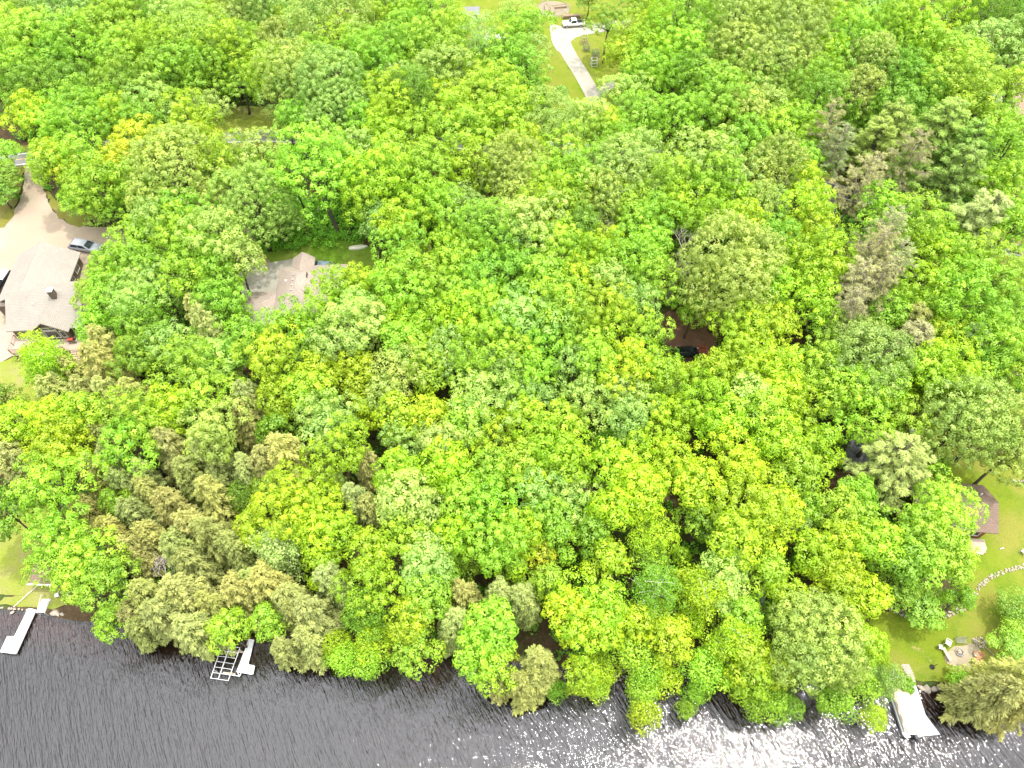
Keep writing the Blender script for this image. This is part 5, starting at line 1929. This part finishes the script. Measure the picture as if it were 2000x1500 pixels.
BROADLEAF_NAMES = {'y': 'maple_tree', 'a': 'maple_tree', 'l': 'green_broadleaf_tree', 'g': 'green_broadleaf_tree', 'd': 'green_broadleaf_tree', 'p': 'pale_broadleaf_tree'}  # same maple build throughout; these kinds are made up from leaf colour alone
NAMES = {'maple': ('maple_tree', 'broadleaf tree'), 'oak': ('oak_tree', 'dense domed tree'), 'fine': ('basswood_tree', 'fine-leaved tree'), 'birch': ('birch_tree', 'airy birch'),
         'hemlock': ('hemlock_tree', 'feathery conifer'), 'spruce': ('spruce_tree', 'narrow spruce'), 'pine': ('pine_tree', 'plumed pine'),
         'thin': ('thin_pine_tree', 'sparse twiggy pine'), 'dead': ('dead_tree', 'leafless tree'), 'shrub': ('shrub', 'low shrub')}
LEAFCOL = {     # base colours of the leaves, and the words for them
    'y': ((0.395, 0.555, 0.025), 'yellow-green'), 'l': ((0.350, 0.55, 0.042), 'lime-green'), 'g': ((0.285, 0.48, 0.036), 'mid-green'),
    'd': ((0.225, 0.37, 0.030), 'deep-green'), 'p': ((0.385, 0.54, 0.115), 'pale green'), 'o': ((0.42, 0.445, 0.130), 'olive'),
    'k': ((0.345, 0.46, 0.090), 'sage-green'), 'w': ((0.47, 0.60, 0.20), 'whitish green'), 'b': ((0.28, 0.40, 0.22), 'blue-grey'),
    'n': ((0.39, 0.42, 0.18), 'brownish green'), 'a': ((0.44, 0.52, 0.03), 'amber-tinged')}
MARKS = [('white pickup truck', 1120, 43), ('stone-ringed garden', 1080, 18), ('small grey shed', 921, 22), ('wire plant cages', 1155, 100), ('pale concrete drive', 1130, 165),
         ('roadside grass strip', 490, 238), ('gravel drive mouth', 55, 330), ('grey station wagon', 170, 473), ('grey-roofed house', 85, 575), ('tan-roofed house', 570, 550),
         ('upturned pale rowboat', 700, 483), ('leafless grey tree', 1330, 495), ('big sage-green dome tree', 1425, 540), ('parked black car', 1345, 684), ('whitish plumed pine', 1740, 905),
         ('dark asphalt pad', 1672, 875), ('brown-roofed cabin', 1925, 990), ('fire pit', 1873, 1274), ('covered pontoon boat', 1785, 1390), ('empty boat lift', 440, 1300), ('corner lakeshore dock', 35, 1235),
         ('blue-grey spruce', 1480, 1170), ('white-trunked birch', 1360, 1165), ('bleached brush pile', 308, 1095), ('grey side drive', 1622, 450), ('bare road stretch', 1300, 305),
         ('pale bare soil', 1995, 200), ('hidden camper', 1938, 182), ('pale mown lawn', 60, 760), ('twin olive conifers', 712, 940), ('big bright round maple', 1217, 925), ('tiny bright yellow tree', 1332, 1088),
         ('lawn stone wall', 1750, 1195), ('brown-roofed boathouse', 85, 1118), ('broad olive conifer', 555, 895)]
TREES = """
20 30 42 y;25 75 40 l;65 22 38 p;135 35 55 p;212 22 45 l;260 22 40 l;318 22 38 g;365 45 50 p;425 22 30 y;470 28 48 p;
62 82 62 l;140 92 55 g;222 72 55 l;225 125 42 l;276 92 46 l;322 102 42 y;357 78 32 y;392 60 52 p fine;432 92 52 y;476 96 52 g h0.85;
22 145 52 g;75 168 48 d;120 132 50 g;150 178 42 d;225 162 42 d;312 150 48 d;355 142 45 g;408 144 46 l;466 156 40 g h0.65;32 205 24 d spruce;
65 232 40 y;105 256 50 l;155 215 42 l;160 258 52 l;208 228 42 l;236 224 38 y;300 208 48 p;290 250 44 l;398 224 38 p;372 246 48 y;405 286 42 y;
268 278 45 a;132 314 38 a;104 318 32 l;170 318 48 l;190 358 46 l;240 325 42 a;262 352 34 g;345 345 76 k;425 316 44 y;512 320 48 p;490 398 64 k;
8 300 30 l h0.6;4 340 34 d h0.5;0 372 28 d h0.5;180 384 40 l h0.65;236 392 36 l h0.65;
515 15 44 p;523 46 20 l;553 45 22 y;547 86 42 k;595 45 40 p;655 42 62 p fine;728 36 34 y;690 78 30 p;797 20 30 y;762 20 26 d;835 25 48 l;805 72 46 l;848 68 42 l;890 62 34 y;655 96 42 y;615 112 36 l;
525 146 54 l;570 142 48 k;695 116 44 g;740 112 44 l;752 146 40 g;787 112 46 l;840 115 48 g;882 112 36 l;930 88 44 p birch;942 122 38 p birch;990 96 40 l;975 128 34 g;1012 150 46 g;
575 188 44 p;582 236 38 g;648 180 62 k;655 224 56 k;562 236 22 p;707 190 34 l;775 166 36 p;820 158 34 p;865 158 56 p;758 208 48 y;750 238 42 y;812 192 44 d fine;870 190 38 y;882 226 40 l;948 162 40 y;962 200 62 l;990 242 48 l;
702 240 30 g;632 273 32 g;752 270 34 y;822 276 44 l;770 302 34 l;912 262 48 l;945 246 36 l;832 312 44 l;625 336 74 l;672 322 46 l;740 345 48 y;840 360 48 l;925 340 50 y;975 335 44 k;700 290 32 p;575 340 30 g;
1010 28 32 p fine;1032 58 42 g;1030 120 42 p;1097 178 13 p shrub;1190 44 32 d thinleaf h0.8;1150 2 22 d h0.5;1238 10 32 d h0.6;1268 18 32 y;1275 52 32 y;1335 42 58 l;1375 68 46 l;1240 86 42 y;1272 110 46 y;1216 112 30 a;1250 150 42 l;1295 146 46 l;1345 118 56 l;
1430 60 68 k;1475 40 48 k;1358 164 42 d;1440 130 66 k;1455 172 48 g;1490 140 58 k;1410 172 46 g;
1225 202 52 p;1250 242 48 l;1015 226 44 y;1065 240 58 p fine;1130 236 30 p;1162 232 32 p;1190 248 28 y;1172 266 36 g;1020 286 40 y;1100 300 48 l;1325 240 54 l;1400 226 48 l;1450 222 48 k;1490 226 42 p;
1462 276 42 l;1420 280 24 y;1375 306 50 p;1250 292 34 p;1212 282 36 l;1130 348 44 l;1218 332 56 k;1390 342 46 l;1325 360 46 l;1010 340 56 k;1135 385 34 y;1430 356 38 p;1490 336 38 k;1170 320 36 l;1060 345 42 l;1275 345 36 l;
1540 32 68 k;1605 14 32 y;1660 32 34 y;1700 22 52 p;1755 8 34 g;1770 42 44 y;1862 32 40 y;1925 30 40 d fine;1985 16 44 g;1540 86 66 k;1660 88 54 l;1735 82 44 l;1792 86 46 l;1825 92 34 a;1938 96 56 p;1992 86 38 d;1615 106 34 y;1605 156 38 g;
1530 132 54 k;1690 132 48 k;1762 136 40 g;1840 132 62 l;1790 180 52 g;1860 166 56 l;1530 205 50 d;1590 196 52 d;1675 186 44 k;1700 232 36 d spruce;1750 226 46 d;1975 166 30 y;1912 202 44 l;1945 236 36 y;1660 245 30 d spruce;
1535 266 56 l;1580 252 30 y;1617 252 36 n thin;1622 292 36 n thin;1745 262 52 p thin2;1838 252 56 p thin2;1712 292 46 p thin2;1775 310 46 n thin;1880 292 52 p thin2;1960 296 52 l;1990 270 36 l;1565 312 40 l;1520 322 44 k;1575 352 32 y;1765 350 44 p pine;1865 346 50 p pine;1925 356 38 y;1675 346 46 n thin;1975 350 40 l;
152 388 34 l h0.55;212 400 40 d h0.55;262 396 38 g h0.7;310 426 46 p;362 410 42 g;412 408 42 k;262 470 44 l;312 448 40 l;350 452 44 l;420 468 52 p;464 508 38 p;382 496 48 l;425 536 40 g;234 526 44 l;275 516 44 l;197 542 30 l;212 576 44 l;180 570 30 l;262 566 44 p;307 550 42 p;362 548 44 l;275 588 42 p;380 585 26 p fine;430 598 46 g;452 604 28 g;287 620 52 g;292 660 44 d;182 642 32 l;222 630 20 o;395 622 34 o;410 650 42 o;270 690 44 d;345 678 44 p;207 680 40 o;200 725 40 o;85 696 34 y birch;102 720 40 y birch;145 732 30 o;375 716 52 l;428 702 38 p;486 664 40 g;
545 432 40 k h0.6;725 390 44 y;745 362 46 g;730 432 30 p;780 440 42 y;825 410 48 y;780 474 40 g;868 400 42 l;905 418 44 k;875 486 40 y;950 450 56 l;920 482 40 g;832 492 24 o spruce;652 562 43 y;700 562 36 y;797 545 52 l;787 578 56 l;745 562 30 l;890 522 44 l;908 548 38 l;962 550 56 g;862 576 40 g;925 590 44 l;970 602 44 l;575 642 50 g;622 622 46 g;705 602 42 p;687 645 56 p;720 634 44 p;775 630 44 y;832 640 48 y;912 626 52 y;975 632 48 l;
537 688 56 y;600 706 44 g;662 684 56 p;795 672 42 l;822 690 44 y;875 688 54 k;950 672 52 l;782 720 48 k;700 734 42 y;837 722 40 l;925 726 48 l;975 728 44 k;622 738 42 y;
1015 390 40 k;1075 390 48 y;1160 390 48 k;1190 402 36 k;1230 396 42 l;1270 390 38 k;1312 402 34 y;1287 432 44 l;1250 436 42 l;1350 428 32 y;1382 430 44 y;1440 395 34 y;1445 428 34 y;1462 454 38 y;1487 408 42 k;1050 450 66 p;1025 476 42 p;1084 470 44 l;1140 442 34 d;1182 440 26 n dead h1.2;1105 488 44 l;1180 476 38 y;1155 496 40 y;1270 480 38 l;1330 492 44 n dead h1.3;
1425 515 76 k;1412 564 66 k;1225 516 52 l;1275 552 48 l;1125 538 44 y;1062 546 40 l;1012 536 44 g;1187 550 38 p;1120 568 44 l;1237 588 44 p;1175 596 48 y;1075 600 48 l;1037 626 56 p;1100 632 56 g;1220 646 48 y;1262 660 42 l;1150 662 44 l;1354 610 24 g;1440 642 46 y;1475 646 48 y;1450 680 46 y;1217 718 50 y;1270 718 46 y;1398 726 36 y;1350 736 26 y;1450 726 46 y;1120 725 46 p;1035 730 46 l;1062 686 44 l;1005 690 40 l;1165 715 40 l;1298 738 36 l;
1510 400 30 p;1575 407 42 y;1582 450 42 y;1552 458 24 b spruce;1510 462 38 g;1725 420 48 l;1775 426 48 l;1800 446 40 l;1717 452 46 n thin;1700 492 50 n thin;1737 516 46 n thin;1675 564 42 n thin;1712 552 44 n thin;1662 602 38 n thin;1907 438 56 w pine;1857 456 32 w pine;1975 450 56 l;1985 412 40 y;1812 495 44 y;1855 500 48 l;1912 530 64 l;1887 572 58 l;1800 566 48 y;1812 602 40 l;1855 616 42 l;1637 496 44 y;1562 506 44 y;1597 532 40 y;1525 516 42 l;1557 556 44 y;1587 592 48 y;1562 622 18 n dead;1612 622 34 l;1507 556 38 l;1735 616 38 l;1662 676 56 k;1687 708 64 k;1612 708 44 l;1775 640 38 o pine;1775 676 44 n pine;1890 676 38 w pine;1837 662 44 y;1837 712 54 y;1800 726 42 l;1950 626 48 g;1975 612 42 l;1950 664 52 l;1925 702 44 g;1987 712 44 y;1985 560 36 p;1515 640 44 y;1520 722 48 y;1575 725 44 l;1745 740 34 l;1880 740 40 g;
8 782 30 d;32 826 44 y;112 816 42 y;125 860 52 y;120 892 44 y;157 808 38 l;117 772 38 o;175 770 34 o;220 772 34 o;270 776 36 o;212 794 26 o;180 818 26 o;195 858 28 o;270 816 54 l;337 800 42 y;262 862 52 l;412 770 48 l;425 830 56 p;412 864 40 p;478 790 38 o;488 826 38 o;20 862 48 o;37 902 40 o;105 946 60 l;25 1002 48 d;225 902 28 o;337 880 40 o;405 898 44 o;370 926 38 o;192 930 34 o;240 940 30 o;282 932 30 o;295 958 32 o;337 988 38 o;420 980 44 o;467 966 32 d fine;222 982 26 g;170 996 30 o;262 1008 32 o;490 920 30 o;120 1052 62 l;175 1078 56 l;130 1100 52 l;225 1034 32 o;262 1082 34 o;292 1046 32 o;375 1034 40 o;412 1046 44 o;355 1080 42 o;387 1102 40 o;457 1074 34 o;485 1026 34 y;
505 802 34 o;547 782 38 y;612 772 44 l;757 776 40 p;630 812 52 p;542 834 34 g;645 836 46 p;710 806 30 y;675 872 52 y;787 816 44 y;837 820 44 y;937 796 58 p;912 834 46 l;962 850 48 y;795 870 46 p;862 864 44 p;555 895 52 o;515 908 38 o;520 950 36 d fine;642 916 20 o;720 910 30 o;775 925 44 y;870 905 48 y;900 932 40 y;962 914 44 l;700 975 36 o;714 1002 34 o;587 970 56 y;550 1000 56 y;625 992 48 y;657 946 26 p;787 976 50 p;820 992 44 p;900 976 44 l;962 988 50 l;620 1034 44 y;662 1034 40 y;555 1070 46 w birch;635 1102 36 y;725 1076 48 y;787 1058 50 l;837 1078 44 p;887 1052 40 y;962 1050 56 l;975 1084 40 y;912 1098 34 d fine;837 1110 44 p;
1040 776 42 k;1150 782 46 p;1032 820 44 y;1100 830 44 l;1225 788 48 p;1282 826 48 y;1330 800 38 y;1375 784 48 y;1415 826 44 y;1465 776 44 p;1490 812 44 l;1075 880 56 y;1112 902 46 y;1025 902 44 l;1225 824 38 p;1180 866 34 g fine;1217 922 64 y;1295 912 52 y;1250 962 48 y;1200 994 44 y;1362 950 48 y;1425 892 56 y;1450 922 40 y;1062 962 56 p;1112 972 48 p;1037 942 40 y;1075 1006 42 l;1275 1042 48 y fine;1270 1082 38 g fine;1162 1046 38 g;1195 1096 42 y;1050 1082 34 a;1087 1052 38 g;1332 1086 18 y;1370 1014 38 g;1462 988 70 y;1437 1046 50 y;1412 1100 46 p;1487 1028 46 y;1020 1038 42 y;1140 1000 34 g;
1520 776 44 y;1552 790 44 y;1620 772 44 l;1682 784 72 l;1738 815 52 l;1650 762 40 l;1812 766 32 y;1900 812 68 k oak;1862 846 56 k oak;1950 826 60 k oak;1978 888 50 k oak;1748 908 82 w pine;1550 888 58 y;1525 872 46 y;1602 868 36 y;1562 926 42 l;1512 1002 48 y;1637 992 42 l;1675 972 38 l;1575 996 34 g;1562 1028 30 p;1775 1050 56 l;1850 976 52 l;1840 1030 48 l;1812 1064 50 l;1860 1078 36 l;1700 1064 44 l;1662 1010 38 l;1637 1072 46 y;1587 1072 42 y;1678 1076 40 y;1637 1114 42 y;1750 1100 44 d;1837 905 17 g shrub;1800 1100 44 l;1855 1105 42 l;
212 1145 56 l;162 1130 44 l;217 1210 34 l;287 1162 38 o;262 1195 30 o;362 1155 50 o;337 1196 50 o;382 1230 42 o;275 1232 28 o;462 1162 40 o;445 1232 36 l;490 1136 34 o;410 1190 34 o;
520 1150 44 o;570 1168 40 o;612 1208 48 o;600 1256 36 o;557 1268 30 o;520 1216 34 l;725 1140 56 y;825 1158 48 l;720 1190 46 g fine;800 1208 44 y;655 1258 34 y fine;725 1256 40 y fine;670 1286 32 l fine;725 1294 34 l fine;812 1272 42 l;892 1222 44 o;975 1168 38 o;900 1166 38 o;962 1226 48 l;925 1278 46 l;962 1304 42 l;975 1350 20 o spruce;640 1135 38 o;
1015 1170 42 o;1150 1188 66 y;1112 1206 46 y;1175 1222 50 y;1240 1212 38 y;1050 1300 46 o;1020 1336 36 o;1125 1312 36 y;1175 1310 32 y fine;1085 1346 24 g fine;1167 1352 22 l fine;1237 1270 44 l fine;1262 1316 36 g fine;1317 1250 42 y;1300 1322 34 y fine;1255 1350 34 g fine;1257 1392 32 y fine;1275 1157 54 g birch;1357 1162 48 y birch;1375 1300 42 l fine;1362 1352 24 g fine;1425 1262 46 y birch;1412 1150 42 p;1480 1172 22 b spruce;1437 1322 40 y fine;1462 1280 44 y;1470 1326 42 y;1475 1374 38 g fine;1340 1385 20 g fine;
1637 1138 42 y;1687 1168 46 y h0.8;1805 1182 40 l h0.5;1752 1140 44 d h0.7;1875 1168 24 g;1990 1188 38 d fine h0.5;1600 1238 76 k;1575 1202 52 k;1562 1288 52 k;1637 1276 48 k;1695 1258 34 y;1685 1306 30 p fine;1725 1290 17 y fine;1732 1332 28 p birch;1764 1338 20 g shrub;1680 1338 36 l fine;1525 1300 40 y;1625 1362 38 g fine;1545 1380 28 g fine;1700 1400 28 y fine;1505 1362 34 l fine;1875 1330 24 g fine;1975 1322 50 o;1942 1362 48 o;1978 1262 32 g h0.5;1990 1380 40 o;1992 1225 34 g fine h0.5;
1075 1130 36 l;1092 1164 34 g fine;1500 1108 38 l;1532 1158 40 y;1450 1205 38 l;1525 1212 38 l fine;865 1128 34 l;1000 1110 30 g;880 1100 30 g;1280 1205 36 l fine;1345 1215 34 y fine;
"""

DEFKIND = {'o': 'hemlock', 'k': 'oak'}
KMAP = {'thin2': 'pine', 'thinleaf': 'maple'}
GROUPS = {'maple': 'broadleaf trees of the lakeside wood', 'oak': 'dense domed trees of the lakeside wood', 'fine': 'fine-leaved trees of the lakeside wood', 'birch': 'airy birches of the lakeside wood',
          'hemlock': 'olive feathery conifers of the lakeside wood', 'spruce': 'narrow spruces of the wood', 'pine': 'plumed pines of the wood', 'thin': 'sparse twiggy pines of the wood', 'dead': 'leafless trees of the wood', 'shrub': 'low shrubs'}

def parse_trees():
    out = []
    for e in TREES.replace('\n', '').split(';'):
        t = e.split()
        if not t:
            continue
        x, y, r = map(float, t[:3])
        col = t[3]
        kind, hk = DEFKIND.get(col, 'maple'), 1.0
        for w in t[4:]:
            if w[0] == 'h' and w[1:].replace('.', '').isdigit():
                hk = float(w[1:])
            else:
                kind = KMAP.get(w, w)
        out.append((x, y, r, col, kind, hk))
    return out

def direction(dx, dy):
    a = math.degrees(math.atan2(-dy, dx)) % 360
    return ['right of', 'beyond and right of', 'beyond', 'beyond and left of', 'left of', 'lakeward and left of', 'lakeward of', 'lakeward and right of'][int((a + 22.5) // 45) % 8]

ORD = ['nearest', 'second nearest', 'third nearest', 'fourth nearest', 'fifth nearest', 'sixth nearest', 'seventh nearest', 'eighth nearest', 'ninth nearest', 'tenth nearest']

def plant_trees():
    trees = parse_trees()
    rnd = random.Random(77)
    keys = {}
    for i, (x, y, r, col, kind, hk) in enumerate(trees):
        best = None
        for (nm, mx, my) in MARKS:
            d = math.hypot(x - mx, y - my)
            own = d < 14 and ('tree' in nm or 'pine' in nm or 'spruce' in nm or 'conifer' in nm or 'birch' in nm)
            if own:
                best = (-1, nm, mx, my)
                break
            if best is None or d < best[0]:
                best = (d, nm, mx, my)
        size = '' if kind in ('spruce', 'shrub') else ('small ' if r < 31 else ('broad ' if r > 53 else ''))
        col_w = '' if kind == 'dead' else LEAFCOL[col][1] + ' '
        desc = size + ('grey ' if kind == 'dead' else col_w) + NAMES[kind][1]
        key = (desc, '' if best[0] < 0 else direction(x - best[2], y - best[3]), best[1])
        keys.setdefault(key, []).append((best[0], i))
    labels = {}
    for (desc, dr, mk), lst in keys.items():
        lst.sort()
        for k, (d, i) in enumerate(lst):
            if d < 0:
                labels[i] = f'{mk} standing out among greener crowns' if k == 0 else f'{desc} close against the {mk}'
            elif len(lst) == 1:
                labels[i] = f'{desc} {dr} the {mk}'
            else:
                labels[i] = f'{desc} {dr} the {mk}, {ORD[min(k, 9)]}'
    for i, (x, y, r, col, kind, hk) in enumerate(trees):
        v = (750 - y) / FOC
        depth = 90.0 / (_c - v * _s)
        Rr = r * depth / FOC
        cand = sorted(PRO[kind], key=lambda p: abs(math.log(p.R / Rr)) + rnd.random() * 0.16)
        p = cand[0]
        sc = Rr / p.R * rnd.uniform(1.03, 1.14)
        kz = sc ** 0.7 * rnd.uniform(0.93, 1.07) * hk
        g = ground(x, y, p.zc * kz)
        name = BROADLEAF_NAMES.get(col, 'maple_tree') if kind == 'maple' else NAMES[kind][0]
        t = thing(name, labels[i], 'bush' if kind == 'shrub' else 'tree', g + Vector((0, 0, -0.15)), rnd.uniform(0, 6.283), GROUPS[kind])
        t.scale = (sc, sc, kz)
        t.rotation_euler.x = R(rnd.gauss(0, 1.6))
        t.rotation_euler.y = R(rnd.gauss(0, 1.6))
        c0 = LEAFCOL[col][0]
        j = [rnd.uniform(0.88, 1.12) for _ in range(3)]
        k = rnd.uniform(0.86, 1.12)
        if p.crown is not None:
            c = bpy.data.objects.new('crown', p.crown)
            COL.objects.link(c)
            c.parent = t
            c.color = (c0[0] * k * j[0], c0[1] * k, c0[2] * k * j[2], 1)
        tr = bpy.data.objects.new('trunk' if kind != 'dead' else 'limbs', p.trunk)
        COL.objects.link(tr)
        tr.parent = t
    print('trees', len(trees), {k: sum(1 for t in trees if t[4] == k) for k in PRO})
plant_trees()

def add_undergrowth():
    """Saplings, ferns and brush on the forest floor: one uncountable mass."""
    lv = Leaves(4242)
    rng2 = lv.rng
    boxes = []
    for c in CLEAR:
        xs = [q[0] for q in c]
        ys = [q[1] for q in c]
        boxes.append((min(xs), max(xs), min(ys), max(ys), c))
    n = 0
    while n < 15000:
        x = rng2.uniform(-150, 150)
        y = rng2.uniform(18, 205)
        if abs(x) > 62 + y * 0.48 or y < shore(x) + 0.4:
            continue
        dens = noise.noise(Vector((x * 0.09, y * 0.09, 1.7)))
        if dens < -0.45 + 0.3 * rng2.random():
            continue
        if any(b[0] < x < b[1] and b[2] < y < b[3] and inside(b[4], x, y) for b in boxes):
            continue
        h = 0.35 + 2.2 * rng2.random() ** 2.5
        z = height(x, y)
        base = 0.5 + 0.2 * dens + rng2.normal(0, 0.12)
        k = 1 if h < 0.9 else 3
        for j in range(k):
            q = np.array([x, y, z + h * (j + 1) / k]) + rng2.normal(0, 0.25, 3) * (1 if k > 1 else 0)
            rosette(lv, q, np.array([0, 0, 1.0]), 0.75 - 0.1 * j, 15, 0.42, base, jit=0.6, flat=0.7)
        n += 1
    me = lv.mesh('undergrowth', M['leaf'])
    o = bpy.data.objects.new('undergrowth', me)
    COL.objects.link(o)
    o.color = (0.20, 0.42, 0.035, 1)
    tag(o, 'low green brush and saplings on the shaded forest floor', 'undergrowth', kind='stuff')
add_undergrowth()

def fern_bed():
    lv = Leaves(777)
    rg = lv.rng
    poly = [tuple(ground(*q)[:2]) for q in ((555, 392), (700, 385), (735, 470), (640, 486), (560, 492), (505, 500), (520, 440))]
    xs = [q[0] for q in poly]
    ys = [q[1] for q in poly]
    n = 0
    while n < 700:
        x, y = rg.uniform(min(xs), max(xs)), rg.uniform(min(ys), max(ys))
        if not inside(poly, x, y):
            continue
        h = rg.uniform(0.3, 1.3)
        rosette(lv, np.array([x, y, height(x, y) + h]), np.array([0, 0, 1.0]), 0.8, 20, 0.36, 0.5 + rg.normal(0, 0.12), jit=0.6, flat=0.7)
        n += 1
    o = bpy.data.objects.new('fern_bed', lv.mesh('fern_bed', M['leaf']))
    COL.objects.link(o)
    o.color = (0.20, 0.44, 0.03, 1)
    tag(o, 'bright green ferns and brush below bare trunks behind the tan-roofed house', 'ferns', kind='stuff')
fern_bed()
